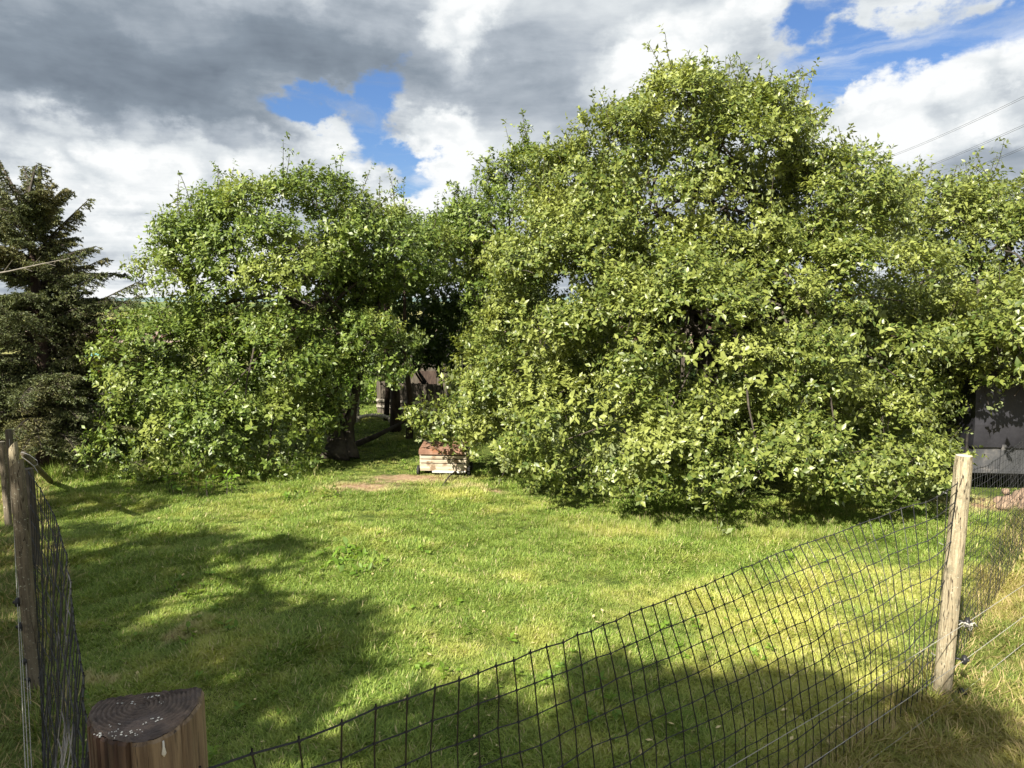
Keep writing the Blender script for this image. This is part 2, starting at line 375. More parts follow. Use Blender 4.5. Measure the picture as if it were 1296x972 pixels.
# ------------------------------------------------------------------ grass (instanced tufts, one object)
def tuft(seed, n, L, wd, spread, lean=.5, curl=.5, wide=0):
    r = np.random.default_rng(seed)
    V, Fq, tone = [], [], []
    for i in range(n):
        a = r.uniform(0, 2 * PI); rr = spread * math.sqrt(r.uniform(0, 1)); x0, y0 = rr * math.cos(a), rr * math.sin(a)
        d = a + r.normal(0, .9); l = L * r.uniform(.45, 1.15); ln = lean * r.uniform(.2, 1.5)
        cu = curl * r.uniform(.2, 1.6); w_ = wd * r.uniform(.6, 1.3); tn = r.uniform(0, 1)
        dx, dy = math.cos(d), math.sin(d); sx, sy = -dy, dx
        k = 3; pts = []
        for j in range(k + 1):
            s = j / k; h = l * (s - .35 * cu * s * s); o = l * (ln * s * .6 + cu * .55 * s * s)
            pts.append((x0 + dx * o, y0 + dy * o, h - .004))
        b0 = len(V)
        for j in range(k):
            ww = w_ * (1, .9, .6)[j]
            x, y, z = pts[j]; V += [(x - sx * ww / 2, y - sy * ww / 2, z), (x + sx * ww / 2, y + sy * ww / 2, z)]; tone += [tn, tn]
        V.append(pts[k]); tone.append(tn)
        Fq += [(b0, b0 + 1, b0 + 3), (b0, b0 + 3, b0 + 2), (b0 + 2, b0 + 3, b0 + 5), (b0 + 2, b0 + 5, b0 + 4), (b0 + 4, b0 + 5, b0 + 6)]
    me = bpy.data.meshes.new('tuft'); me.from_pydata(V, [], Fq)
    at = me.attributes.new('tone', 'FLOAT', 'POINT'); at.data.foreach_set('value', tone)
    return me
def grass_mat(name, a, b_, y_, dead, straw=0.0):
    m, t, out = mat(name)
    tn = t.new('ShaderNodeAttribute', attribute_name='tone').outputs['Fac']
    pos = t.new('ShaderNodeNewGeometry').outputs['Position']
    col = t.mix(tn, a, b_)
    p1 = t.noise(pos, .9, 4, .55); p2 = t.noise(pos, 3.3, 4, .6)
    xx, yy, zz_ = t.xyz(pos)
    east = t.m('MULTIPLY', t.ss(xx, -.8, 2.2), t.ss(yy, 6.0, 4.4))        # the lawn is drier near the right-hand fence
    dry = t.m('ADD', t.m('ADD', t.m('MULTIPLY', p1, .9), t.m('MULTIPLY', p2, .5)), t.m('MULTIPLY', east, .17))
    col = t.mix(t.ss(dry, .66, .98), col, y_)
    col = t.mix(t.ss(t.noise(pos, 2.1, 3, .5), .60, .72), col, t.mix(.6, col, a))
    # single dead blades, more of them where the lawn is dry
    col = t.mix(t.ss(t.m('ADD', t.m('MULTIPLY', t.m('FRACT', t.m('MULTIPLY', tn, 37.7)), 1.), t.m('MULTIPLY', dry, .25)), 1.02 - straw, 1.10 - straw), col, dead)
    col = t.mix(t.m('MULTIPLY', soil_patches(t, pos), .7), col, dead)
    b = t.new('ShaderNodeBsdfPrincipled'); t.put(b.inputs['Base Color'], col)
    b.inputs['Roughness'].default_value = .55; b.inputs['Specular IOR Level'].default_value = .35
    tr = t.new('ShaderNodeBsdfTranslucent'); t.put(tr.inputs[0], t.v('MULTIPLY', col, (1.2, 1.2, .7)))
    ms = t.new('ShaderNodeMixShader'); ms.inputs[0].default_value = .35
    t.l.new(b.outputs[0], ms.inputs[1]); t.l.new(tr.outputs[0], ms.inputs[2]); t.l.new(ms.outputs[0], out.inputs[0])
    return m
M['grass'] = grass_mat('lawn_grass', (.090, .160, .022), (.31, .40, .080), (.43, .44, .11), (.52, .45, .24))
M['grass_dry'] = grass_mat('dry_grass', (.075, .12, .02), (.22, .28, .055), (.34, .32, .09), (.46, .36, .18), .10)
def scatter(name, pts, rot, sc, protos, m, label):
    """points mesh with a geometry-nodes modifier that sets a tuft on every point"""
    me = bpy.data.meshes.new(name); pts = np.asarray(pts, dtype=np.float32)
    me.vertices.add(len(pts)); me.vertices.foreach_set('co', pts.ravel())
    for k, a in (('rot', rot), ('sc', sc)):
        at = me.attributes.new(k, 'FLOAT', 'POINT'); at.data.foreach_set('value', np.asarray(a, dtype=np.float32))
    idx = me.attributes.new('which', 'INT', 'POINT'); idx.data.foreach_set('value', RNG.integers(0, len(protos), len(pts)).astype(np.int32))
    o = link(bpy.data.objects.new(name, me))
    g = bpy.data.node_groups.new(name, 'GeometryNodeTree')
    g.interface.new_socket('Geometry', in_out='INPUT', socket_type='NodeSocketGeometry')
    g.interface.new_socket('Geometry', in_out='OUTPUT', socket_type='NodeSocketGeometry')
    gi, go = g.nodes.new('NodeGroupInput'), g.nodes.new('NodeGroupOutput')
    jn = g.nodes.new('GeometryNodeGeometryToInstance')
    for p in reversed(protos):
        p.materials.clear(); p.materials.append(m)
        po = bpy.data.objects.new('tuft', p)
        oi = g.nodes.new('GeometryNodeObjectInfo'); oi.inputs['Object'].default_value = po; oi.inputs['As Instance'].default_value = False
        g.links.new(oi.outputs['Geometry'], jn.inputs[0])
    ip = g.nodes.new('GeometryNodeInstanceOnPoints'); ip.inputs['Pick Instance'].default_value = True
    def na(nm, ty):
        a = g.nodes.new('GeometryNodeInputNamedAttribute'); a.data_type = ty; a.inputs[0].default_value = nm; return a.outputs[0]
    cx = g.nodes.new('ShaderNodeCombineXYZ'); g.links.new(na('rot', 'FLOAT'), cx.inputs[2])
    g.links.new(gi.outputs[0], ip.inputs['Points']); g.links.new(jn.outputs[0], ip.inputs['Instance'])
    g.links.new(na('which', 'INT'), ip.inputs['Instance Index'])
    g.links.new(cx.outputs[0], ip.inputs['Rotation']); g.links.new(na('sc', 'FLOAT'), ip.inputs['Scale'])
    g.links.new(ip.outputs[0], go.inputs[0])
    md = o.modifiers.new('scatter', 'NODES'); md.node_group = g
    return tag(o, label, 'grass', kind='stuff')
FA, FB = (-.60, 1.45), (2.255, 3.57)
def fence_y(x):                  # the fence line, as y over x
    if x > 2.10: return 3.42 + (x - 2.10) * 1.09
    if x > -.6: return 1.45 + (x + .6) * .73
    return max(1.45, (-x / .657 - .245) / .993)
# bare-earth mask in python, for thinning the grass
def bare_at(x, y):
    v = 0
    for (cx, cy, rx, ry) in BARE:
        v = max(v, 1.25 - math.hypot((x + .25 * nz(x, y, 0, 3) - cx) / rx, (y + .25 * nz(x, y, 7, 3) - cy) / ry))
    return v
pts, rr, sc, pd, rd, sd_ = [], [], [], [], [], []
for k in range(60000):
    y = RNG.uniform(2.2, 15) if k % 3 else RNG.uniform(2.2, 7.5)
    x = RNG.uniform(-.80, .80) * y + RNG.uniform(-.5, .5)
    fy = fence_y(x)
    s = .88 + .75 * nz(x, y, 3, 1.2) + .55 * nz(x, y, 1, 4) + RNG.uniform(-.15, .2)
    tall = 1 + .3 * math.exp(-((y - fy) / .16) ** 2)
    if y < fy or abs(y - fy) < .10:
        if RNG.random() < .9: pd.append((x, y, gh(x, y))); rd.append(RNG.uniform(0, 6.3)); sd_.append(max(.5, s) * (1.2 if x > 0 else .9) * min(tall, 1.7))
        continue
    if RNG.random() < min(.76, bare_at(x, y) * 1.0): continue
    pts.append((x, y, gh(x, y))); rr.append(RNG.uniform(0, 6.3)); sc.append(max(.45, s) * min(tall, 1.8))
scatter('lawn_grass', pts, rr, sc, [tuft(i, 36, .048, .0052, .06, .7, 1.1) for i in range(9)], M['grass'], 'short bright lawn grass inside the netting fence')
scatter('dry_grass', pd, rd, sd_, [tuft(30 + i, 34, .075, .0046, .07, .9, 1.2) for i in range(5)], M['grass_dry'], 'longer dry straw coloured grass outside the netting fence')
# long grass at the foot of the big tree and along its edge
lp, lr, ls = [], [], []
for k in range(1500):
    px, py = RNG.uniform(690, 1060), RNG.uniform(658, 684)
    p = P(px, py); lp.append((p[0], p[1], 0)); lr.append(RNG.uniform(0, 6.3)); ls.append(RNG.uniform(.2, .5))
for k in range(700):
    px, py = RNG.uniform(60, 400), RNG.uniform(584, 606)
    p = P(px, py); lp.append((p[0], p[1], 0)); lr.append(RNG.uniform(0, 6.3)); ls.append(RNG.uniform(.4, 1.0))
scatter('long_grass', lp, lr, ls, [tuft(60 + i, 26, .20, .006, .06, .5, .7) for i in range(5)], M['grass'], 'longer uncut grass along the foot of the apple trees')

# ------------------------------------------------------------------ foliage
def leaves(base, dirv, nrm, L, Wd, hexa=True):
    """leaf blades as small folded fans; returns verts, tris, verts per leaf"""
    n = len(base); dirv = norm(dirv); nrm = norm(nrm - dirv * np.sum(nrm * dirv, 1, keepdims=True)); side = np.cross(dirv, nrm)
    L = L[:, None]; Wd = Wd[:, None]
    droop = RNG.uniform(.05, .35, (n, 1)); fold = RNG.uniform(.08, .35, (n, 1))
    if hexa:
        prof = [(0, 0, 0), (.34, .46, 1), (.34, -.46, 1), (.72, .38, 1), (.72, -.38, 1), (1, 0, 0), (.52, 0, 0)]
        tri = np.array([(6, 2, 0), (6, 4, 2), (6, 5, 4), (6, 3, 5), (6, 1, 3), (6, 0, 1)])
    else:
        prof = [(0, 0, 0), (.46, .52, 1), (.46, -.52, 1), (1, 0, 0), (.5, 0, 0)]
        tri = np.array([(4, 2, 0), (4, 3, 2), (4, 1, 3), (4, 0, 1)])
    out_ = []
    for (a, s, up) in prof:
        out_.append(base + dirv * L * a + side * Wd * s + nrm * (Wd * fold * up * abs(s) * 1.2 - L * droop * a * a))
    V = np.stack(out_, 1).reshape(-1, 3); k = len(prof)
    Ft = (np.arange(n) * k)[:, None, None] + tri[None]
    return V, Ft.reshape(-1, 3), k
GA = 2.39996
def twig_leaves(pos, ax, length, nl, leafL):
    """leaves in a spiral along twigs"""
    n = len(pos); ax = norm(ax); ref = np.tile(np.array((.13, .27, .95)), (n, 1)); u = norm(np.cross(ax, ref)); v = np.cross(ax, u)
    i = np.arange(nl)[None, :]; ph = RNG.uniform(0, 6.28, (n, 1)) + i * GA + RNG.normal(0, .3, (n, nl)); tt = (i + RNG.uniform(0, .8, (n, nl))) / nl
    el_ = .15 + .75 * tt ** 2 + RNG.normal(0, .25, (n, nl))
    rad = np.cos(ph)[..., None] * u[:, None] + np.sin(ph)[..., None] * v[:, None]
    d = np.cos(el_)[..., None] * rad + np.sin(el_)[..., None] * ax[:, None]
    base = pos[:, None] + ax[:, None] * (tt * np.asarray(length).reshape(-1, 1))[..., None]
    nr = ax[:, None] * np.cos(el_)[..., None] - rad * np.sin(el_)[..., None] + np.array((0, 0, .45)) + RNG.normal(0, .35, (n, nl, 3))
    L = leafL * RNG.uniform(.45, 1.3, (n, nl)); Wd = L * RNG.uniform(.46, .62, (n, nl))
    return base.reshape(-1, 3), d.reshape(-1, 3), nr.reshape(-1, 3), L.ravel(), Wd.ravel()
class Foliage:
    def __init__(s): s.p = []
    def add(s, *a): s.p.append(a)
    def build(s, name, m, parent, hexa=True, origin=(0, 0, 0), stuff=True):
        b, d, n, L, Wd = [np.concatenate([q[i] for q in s.p]) for i in range(5)]
        keep = b[:, 2] > .02; b, d, n, L, Wd = b[keep], d[keep], n[keep], L[keep], Wd[keep]
        V, Ft, k = leaves(b - np.array(origin), d, n, L, Wd, hexa)
        o = mesh_np(name, V, Ft, 3, m, parent, attrs={'tone': np.repeat(RNG.uniform(0, 1, len(b)), k), 'tone2': np.repeat(RNG.uniform(0, 1, len(b)), k)})
        if stuff: tag(o, kind='stuff')
        global NLEAF; NLEAF += len(b) * (6 if hexa else 4)
        return o
NLEAF = 0
def blob(px, py, d, rx, ry, rd):
    return W(px, py, d), np.array((max(.6 * rx, rx - 13) * d / F, rd, max(.6 * ry, ry - 13) * d / F))
def clumps(blobs, dens, size, seed, inner=.72, zmin=.12):
    r = np.random.default_rng(seed); out_ = []
    for bi, (c, R) in enumerate(blobs):
        area = 4 * PI * ((R[0] * R[1]) ** 1.6 / 3 + (R[0] * R[2]) ** 1.6 / 3 + (R[1] * R[2]) ** 1.6 / 3) ** (1 / 1.6)
        for k in range(int(area * dens)):
            u = norm(r.normal(0, 1, 3)); p = c + R * u * r.uniform(.77, 1.05)
            if p[2] < zmin: continue
            if any(bj != bi and np.sum(((p - c2) / R2) ** 2) < inner ** 2 for bj, (c2, R2) in enumerate(blobs)): continue
            n = norm(u / R)
            out_.append((p, n, size * r.uniform(.65, 1.35)))
    return out_
def crown(fol, cl, seed, per_m2, leafL, nl=9, upb=.45, tw=.13, flat=.6):
    r = np.random.default_rng(seed); PS, AX = [], []
    for (p, n, s) in cl:
        k = max(6, int(per_m2 * s * s * 4 * PI * .5)); u = norm(r.normal(0, 1, (k, 3)))
        u = norm(u + n * .55 + np.array((0, 0, upb * .7)))           # leaves sit on the outer and upper side of a clump
        q = p + u * s * np.array((1, 1, flat)) * (r.uniform(.35, 1.0, (k, 1)) ** .5)
        PS.append(q); AX.append(norm(u * .8 + np.array((0, 0, upb)) + n * .3 + r.normal(0, .35, (k, 3))))
    PS, AX = np.concatenate(PS), np.concatenate(AX)
    fol.add(*twig_leaves(PS, AX, r.uniform(.5, 1.4, len(PS)) * tw, nl, leafL))
    return PS, AX
def shoots(fol, br, tips, base_off, leafL, seed, spacing=.028):
    r = np.random.default_rng(seed)
    for tip, b in zip(tips, base_off):
        L = np.linalg.norm(tip - b); n = max(4, int(L / .09))
        side = norm(np.cross(tip - b, np.array((0, 1., .2)))) * r.uniform(-.12, .12) * L
        pts_ = [b + (tip - b) * s + side * math.sin(PI * s) for s in np.linspace(0, 1, n)]
        br.tube(pts_, list(np.linspace(.007, .0025, n)), 4, False)
        for a, c in zip(pts_[:-1], pts_[1:]):
            k = max(2, int(np.linalg.norm(c - a) / spacing))
            fol.add(*twig_leaves(np.array([a]), np.array([c - a]), [np.linalg.norm(c - a)], k + 1, leafL))
            if r.random() < .8:
                sp = norm(r.normal(0, 1, 3) + np.array((0, 0, .6)))
                fol.add(*twig_leaves(np.array([c + sp * .03]), np.array([sp]), [.07], 7, leafL))
def limb(br, a, b, r0, r1, sag=.12, n=7, seed=0, sides=6):
    r = np.random.default_rng(seed); L = np.linalg.norm(b - a); off = r.normal(0, .07, 3) * L
    pts_ = []
    for s in np.linspace(0, 1, n):
        p = a + (b - a) * s + off * math.sin(PI * s) + np.array((0, 0, sag * L * math.sin(PI * s))) + r.normal(0, .010 * L, 3) * (0 < s < 1)
        pts_.append(p)
    br.tube(pts_, list(r0 + (r1 - r0) * np.linspace(0, 1, n)), sides)
    return pts_
def tree(name, label, base, trunks, blobs, mname, seed, dens=4.2, size=.30, per=58, leafL=.062, tips=(), hexa=True, nl=9, group=None, nlimb=46, bark='bark', flat=.6, cat='tree', autoshoot=40, zmin=.12):
    base = np.array(base, dtype=float); th = thing(name, label, cat, base, group)
    r = np.random.default_rng(seed + 1)
    tb = MB(); forks = []
    for (pp, rad) in trunks:
        pp = [np.array(p, dtype=float) for p in pp]
        fine_ = []
        for a, b in zip(pp[:-1], pp[1:]):
            for s in np.linspace(0, 1, 5)[:-1]: fine_.append(a + (b - a) * s + r.normal(0, rad[0] * .10, 3))
        fine_.append(pp[-1])
        rs = list(np.interp(np.linspace(0, 1, len(fine_)), np.linspace(0, 1, len(rad)), rad)); rs[0] *= 1.5
        rs = [q_ * (1 + .12 * math.sin(i * 1.7 + seed)) for i, q_ in enumerate(rs)]
        tb.tube([f_ - base for f_ in fine_], rs, 11); forks.append(fine_)
    tb.build('trunk', M[bark], th, True)
    cl = clumps(blobs, dens, size, seed, zmin=zmin)
    core = []
    for (c_, R_) in blobs: core += clumps([(c_, R_ * .62)], dens * .75, size * 1.3, seed + 9, zmin=.5)
    fol, br = Foliage(), MB()
    PS, AX = crown(fol, cl, seed + 2, per, leafL, nl, flat=flat)
    if autoshoot: crown(fol, core, seed + 4, per * .20, leafL * 1.35, 8)      # sparser, larger leaves inside the crown
    if nlimb:
        for i in r.choice(len(cl), min(nlimb, len(cl)), replace=False):
            f_ = forks[r.integers(0, len(forks))]; a = f_[r.integers(len(f_) * 2 // 3, len(f_))]
            limb(br, a - base, cl[i][0] - base, r.uniform(.018, .038), .006, seed=int(i), sag=.10)
    # short bare twigs through the crown
    for i in r.choice(len(PS), min(500, len(PS)), replace=False):
        a = PS[i] - base; d = norm(AX[i]) * r.uniform(.15, .35); br.tube([a - d, a - d * .4 + r.normal(0, .012, 3), a + norm(AX[i]) * .08], (.005, .004, .0025), 3, False)
    tt, bb = [], []
    for (px, py, d, ln, lx) in tips:
        tp = W(px, py, d); tt.append(tp); bb.append(tp + np.array((lx * ln, r.uniform(-.1, .1), -ln)))
    top = sorted(cl, key=lambda c_: -c_[0][2])[:max(1, len(cl) // 3)]
    for k in range(autoshoot):
        c_ = top[r.integers(0, len(top))]; up = norm(np.array((r.normal(0, .35), r.normal(0, .3), 1.)) + c_[1] * .5)
        bb.append(c_[0]); tt.append(c_[0] + up * (c_[2] + r.uniform(.05, .42)))
    front = [c_ for c_ in cl if c_[1][1] < .35]
    for k in range(autoshoot * 3):
        c_ = front[r.integers(0, len(front))]; out_d = norm(c_[1] + np.array((r.normal(0, .5), r.normal(0, .4) - .1, r.normal(.25, .45))))
        bb.append(c_[0]); tt.append(c_[0] + out_d * (c_[2] + r.uniform(.0, .24)))
    fo2 = [t_ - base for t_ in tt]; bo2 = [b_ - base for b_ in bb]
    f3 = Foliage()
    shoots(f3, br, fo2, bo2, leafL * .92, seed + 3)
    for q_ in f3.p: fol.add(q_[0] + base, *q_[1:])
    tag(br.build('branches', M[bark], th, True), kind='stuff')
    fol.build('crown', M[mname], th, hexa, base)
    return th

# ---- left apple tree
B = [blob(*a) for a in ((340, 360, 9.5, 128, 112, 1.25), (385, 285, 9.5, 105, 58, 1.1), (232, 474, 9.0, 100, 80, 1.0), (222, 545, 8.7, 84, 54, .75),
     (320, 540, 8.6, 84, 66, .8), (490, 322, 10.2, 92, 50, 1.4), (246, 318, 9.3, 38, 44, .5), (445, 430, 9.1, 52, 42, .55),
     (400, 470, 9.0, 45, 42, .5), (476, 432, 9.1, 34, 30, .4), (488, 462, 9.0, 22, 20, .3), (385, 525, 8.8, 34, 26, .4), (320, 400, 9.7, 80, 50, 1.0), (446, 478, 9.0, 40, 30, .4), (560, 322, 10.9, 54, 40, .9), (175, 560, 9.0, 25, 25, .4), (350, 455, 8.7, 85, 60, .7), (540, 300, 11.2, 46, 30, .9))]
tb0 = P(431, 580)
tree('apple_tree', 'spreading apple tree on the left with twin dark trunks and foliage down to the lawn', tb0,
     [([P(425, 582), W(424, 540, 9.5), W(418, 490, 9.5), W(380, 400, 9.5), W(350, 320, 9.5)], (.15, .13, .12, .08, .03)),
      ([P(441, 580), W(441, 540, 9.45), W(450, 500, 9.5), W(462, 430, 9.8), W(490, 350, 10.1)], (.10, .08, .06, .045, .03))],
     B, 'apple', 100, tips=((395, 213, 9.5, .5, .1), (218, 250, 9.3, .5, .7), (250, 236, 9.3, .5, .3), (330, 224, 9.5, .35, -.2), (455, 238, 9.6, .4, -.2), (430, 228, 9.5, .35, 0), (470, 250, 9.6, .4, -.6),
     (540, 283, 10, .3, 0), (172, 368, 9.2, .4, 1), (205, 312, 9.3, .4, .9), (125, 455, 9, .4, 1.0), (122, 482, 9, .35, 1), (128, 515, 9, .4, 1), (475, 415, 9, .3, -.5), (150, 580, 8.7, .3, 1)),
     hexa=False, dens=4.6, size=.305, leafL=.059, per=64, flat=.55, group='apple trees around the lawn')
# ---- middle apple tree behind the coop
B = [blob(*a) for a in ((650, 295, 11, 70, 78, 1.1), (680, 245, 10.5, 58, 50, .9), (645, 420, 10.4, 46, 80, .9), (612, 290, 10.8, 34, 46, .6))]
tree('apple_tree', 'taller apple tree behind the coop, between the left and the big tree', P(655, 562), [([P(655, 562), W(655, 480, 10.6), W(650, 330, 10.8)], (.12, .10, .04))],
     B, 'apple', 200, tips=((575, 243, 10.8, .5, .3), (600, 208, 10.8, .5, 0), (610, 215, 10.8, .45, .2), (652, 196, 10.7, .4, 0), (690, 172, 10.5, .5, .1), (640, 205, 10.7, .4, 0), (583, 262, 10.8, .4, .5), (720, 190, 10.4, .3, 0)),
     hexa=False, dens=4.0, nlimb=20, autoshoot=24, group='apple trees around the lawn')
# ---- the big apple tree
B = [blob(*a) for a in ((870, 262, 8.9, 165, 140, 1.7), (862, 160, 8.8, 66, 60, 1.0), (948, 182, 8.9, 60, 56, .9), (785, 200, 8.8, 62, 60, .9), (1045, 262, 8.8, 92, 66, 1.1), (1000, 200, 8.9, 56, 52, .8), (720, 245, 8.9, 58, 56, .9), (1095, 270, 8.9, 60, 44, .8),
     (715, 370, 8.5, 98, 105, 1.2), (900, 430, 7.9, 210, 130, 1.4), (1080, 420, 8.0, 120, 125, 1.3), (760, 535, 7.3, 125, 80, 1.1), (900, 560, 7.1, 150, 70, 1.1),
     (1060, 555, 7.1, 110, 72, 1.1), (1145, 590, 7.1, 50, 32, .5), (662, 515, 8.1, 76, 76, .9), (572, 528, 8.3, 38, 22, .4), (800, 605, 7.0, 110, 22, .6), (905, 592, 7.1, 80, 36, .7), (880, 330, 8.4, 110, 60, .9), (1000, 606, 6.95, 120, 22, .6), (730, 300, 8.8, 60, 60, .8), (600, 485, 8.6, 45, 55, .6))]
tree('apple_tree', 'tallest and widest apple tree, its pale green crown filling the right half of the lawn', P(905, 585), [([P(905, 585), W(905, 520, 8.8), W(880, 400, 8.9), W(875, 250, 9.1)], (.17, .15, .09, .02)),
     ([P(925, 585), W(960, 500, 8.9), W(1010, 400, 9.2)], (.12, .09, .03)), ([P(890, 585), W(820, 490, 8.8), W(760, 410, 9.0)], (.12, .08, .03))],
     B, 'apple_pale', 300, tips=((874, 70, 8.8, .6, -.1), (866, 84, 8.8, .5, .1), (882, 88, 8.8, .5, -.2), (855, 98, 8.8, .4, .2), (1008, 92, 8.9, .6, -.7), (990, 104, 8.9, .5, -.6), (1022, 120, 8.9, .5, -.9), (822, 108, 8.8, .5, .2), (752, 128, 8.8, .5, .5), (770, 120, 8.8, .5, .2), (1016, 97, 8.9, .5, -.5), (1005, 110, 8.9, .45, -.6), (965, 108, 8.9, .4, -.3), (940, 98, 8.9, .4, -.2), (915, 105, 8.8, .35, 0), (832, 105, 8.8, .45, 0),
     (760, 117, 8.8, .45, .3), (798, 120, 8.8, .4, .1), (1018, 135, 8.9, .5, -.8), (1048, 155, 8.8, .45, -.6), (1072, 178, 8.8, .4, -.7), (1125, 195, 8.8, .6, -1.1), (1118, 215, 8.8, .55, -1.1), (1095, 185, 8.8, .45, -.8),
     (1100, 235, 8.8, .4, -.9), (695, 178, 8.8, .6, .4), (690, 200, 8.8, .5, .5), (720, 165, 8.8, .4, .5), (740, 150, 8.8, .4, .4), (528, 552, 8.3, .25, 1.4), (540, 535, 8.3, .25, 1.2), (1205, 570, 7.3, .3, -1.3), (1232, 574, 7.0, .25, -1.6), (1190, 610, 7.2, .3, -1.2)),
     dens=4.5, size=.27, per=88, flat=.55, nlimb=55, autoshoot=80, zmin=.34, hexa=False, group='apple trees around the lawn', leafL=.058)
# ---- right apple tree
B = [blob(*a) for a in ((1225, 340, 9.9, 105, 95, 1.3), (1180, 430, 9.0, 110, 62, 1.0), (1290, 415, 9.2, 100, 72, 1.1), (1255, 262, 9.8, 62, 42, .7), (1170, 270, 9.8, 54, 40, .7), (1330, 300, 10, 80, 80, 1),
     (1150, 500, 8.4, 66, 40, .6), (1225, 480, 8.5, 50, 32, .5), (1290, 405, 7.4, 80, 50, .8), (1268, 450, 7.2, 46, 26, .6), (1256, 500, 7.45, 30, 22, .3), (1290, 470, 7.3, 30, 24, .4), (1350, 440, 7.4, 60, 50, .8))]
tree('apple_tree', 'apple tree at the right edge whose branches hang over the grey trailer', P(1330, 555), [([P(1330, 555), W(1320, 450, 9.9), W(1240, 330, 9.9)], (.13, .11, .04))],
     B, 'apple_pale', 400, tips=((1271, 177, 9.8, .7, -.3), (1262, 195, 9.8, .6, -.2), (1234, 195, 9.8, .5, .6), (1222, 205, 9.8, .35, 1), (1165, 212, 9.8, .5, -.2), (1180, 205, 9.8, .5, -.3), (1150, 225, 9.8, .4, 0), (1130, 232, 9.8, .35, .2), (1290, 230, 9.9, .3, -.2), (1200, 228, 9.8, .4, 0)),
     hexa=False, dens=4.5, nlimb=30, autoshoot=34, group='apple trees around the lawn')

# ---- trees behind the photographer that shade the near lawn
def gsh(px, py, h): g = P(px, py); return g + SD / SD[2] * h
Bs = []
for (px, py, h, rx, ry, rz) in ((640, 945, 4.6, .50, .36, .3), (740, 925, 4.9, .45, .36, .3), (880, 925, 4.7, .45, .34, .3), (1020, 940, 4.8, .42, .30, .3), (700, 960, 4.7, .6, .35, .3), (960, 960, 4.7, .6, .35, .3), (1120, 940, 4.6, .4, .28, .3), (560, 960, 4.5, .35, .3, .3), (850, 1010, 4.7, 1.0, .35, .3), (1100, 1030, 4.7, .8, .3, .3)):
    Bs.append((gsh(px, py, h), np.array((rx, ry, rz))))
c0 = gsh(820, 960, 0)
g0 = gsh(820, 960, 4.2)
tree('garden_tree', 'leafy tree behind the camera shading the near lawn', (g0[0], g0[1] - .3, 0), [([(g0[0], g0[1] - .3, 0), (g0[0], g0[1] - .2, 3), (g0[0] + .1, g0[1], 4.8)], (.12, .1, .04))], Bs, 'dark_leaf', 500, hexa=False, dens=8, size=.22, per=44, nlimb=10, autoshoot=0, leafL=.11)
Bs = []
for (px, py, h, rx, ry, rz) in ((140, 720, 4.8, .55, .45, .35), (250, 715, 5.0, .60, .35, .3), (345, 708, 5.1, .35, .22, .3), (170, 800, 4.8, .55, .45, .3), (270, 850, 4.9, .55, .45, .3), (200, 930, 4.8, .6, .5, .3), (330, 835, 5.0, .35, .25, .3), (400, 800, 5.1, .22, .14, .2), (440, 775, 5.1, .16, .08, .15),
                                 (80, 760, 4.8, .5, .7, .3), (60, 900, 4.7, .5, .6, .3), (20, 690, 4.9, .5, .4, .3), (-30, 800, 4.8, .6, .6, .3), (140, 632, 5.2, .9, .22, .3), (-20, 900, 4.8, .5, .6, .3), (10, 980, 4.7, .6, .4, .3), (120, 980, 4.8, .6, .4, .3), (290, 890, 4.9, .4, .35, .3), (220, 870, 4.9, .4, .35, .3)):
    Bs.append((gsh(px, py, h), np.array((rx, ry, rz))))
g0 = gsh(200, 800, 4.2)
tree('garden_tree', 'second leafy tree behind the camera whose shadow falls over the left lawn', (g0[0], g0[1] - .3, 0), [([(g0[0], g0[1] - .3, 0), (g0[0], g0[1] - .2, 3), (g0[0] + .1, g0[1], 4.8)], (.14, .1, .04))], Bs, 'dark_leaf', 540, hexa=False, dens=8, size=.22, per=40, nlimb=14, autoshoot=0, leafL=.11)

# ---- bushes behind
def bush(label, base, blobs, mname, seed, name='bush', dens=4., size=.28, per=45, leafL=.06, group=None):
    base = np.array(base, dtype=float); th = thing(name, label, 'bush', base, group)
    fol = Foliage(); crown(fol, clumps(blobs, dens, size, seed), seed, per, leafL)
    st = MB(); r = np.random.default_rng(seed)
    for k in range(6):
        c_, R_ = blobs[r.integers(0, len(blobs))]; st.tube([(r.uniform(-.1, .1), r.uniform(-.1, .1), 0), (c_ - base) * .5 + r.normal(0, .05, 3), c_ - base], (.03, .02, .008), 5)
    tag(st.build('stems', M['bark'], th), kind='stuff')
    fol.build('foliage', M[mname], th, False, base)
    return th
GB = 'bushes at the back of the garden'
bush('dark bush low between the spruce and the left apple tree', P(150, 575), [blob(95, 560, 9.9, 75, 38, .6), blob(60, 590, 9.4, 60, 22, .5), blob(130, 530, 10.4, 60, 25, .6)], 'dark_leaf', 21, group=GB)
bush('shade-dark shrub fill behind the spruce trunk', W(30, 590, 10.6) * np.array((1, 1, 0)), [blob(40, 540, 10.6, 85, 50, .6), blob(-20, 570, 10.2, 60, 40, .6), blob(60, 590, 10.2, 60, 22, .4)], 'dark_leaf', 27, group=GB)  # added; the dark leaf colour carries the shade under the spruce
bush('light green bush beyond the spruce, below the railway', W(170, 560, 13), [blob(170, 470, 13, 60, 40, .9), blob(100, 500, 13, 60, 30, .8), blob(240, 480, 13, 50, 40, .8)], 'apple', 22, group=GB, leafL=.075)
bush('green bush behind the stone pillar', W(470, 545, 14.5), [blob(468, 520, 14.2, 26, 22, .6), blob(478, 480, 15, 50, 30, .8)], 'weed_leaf', 23, group=GB, leafL=.08)
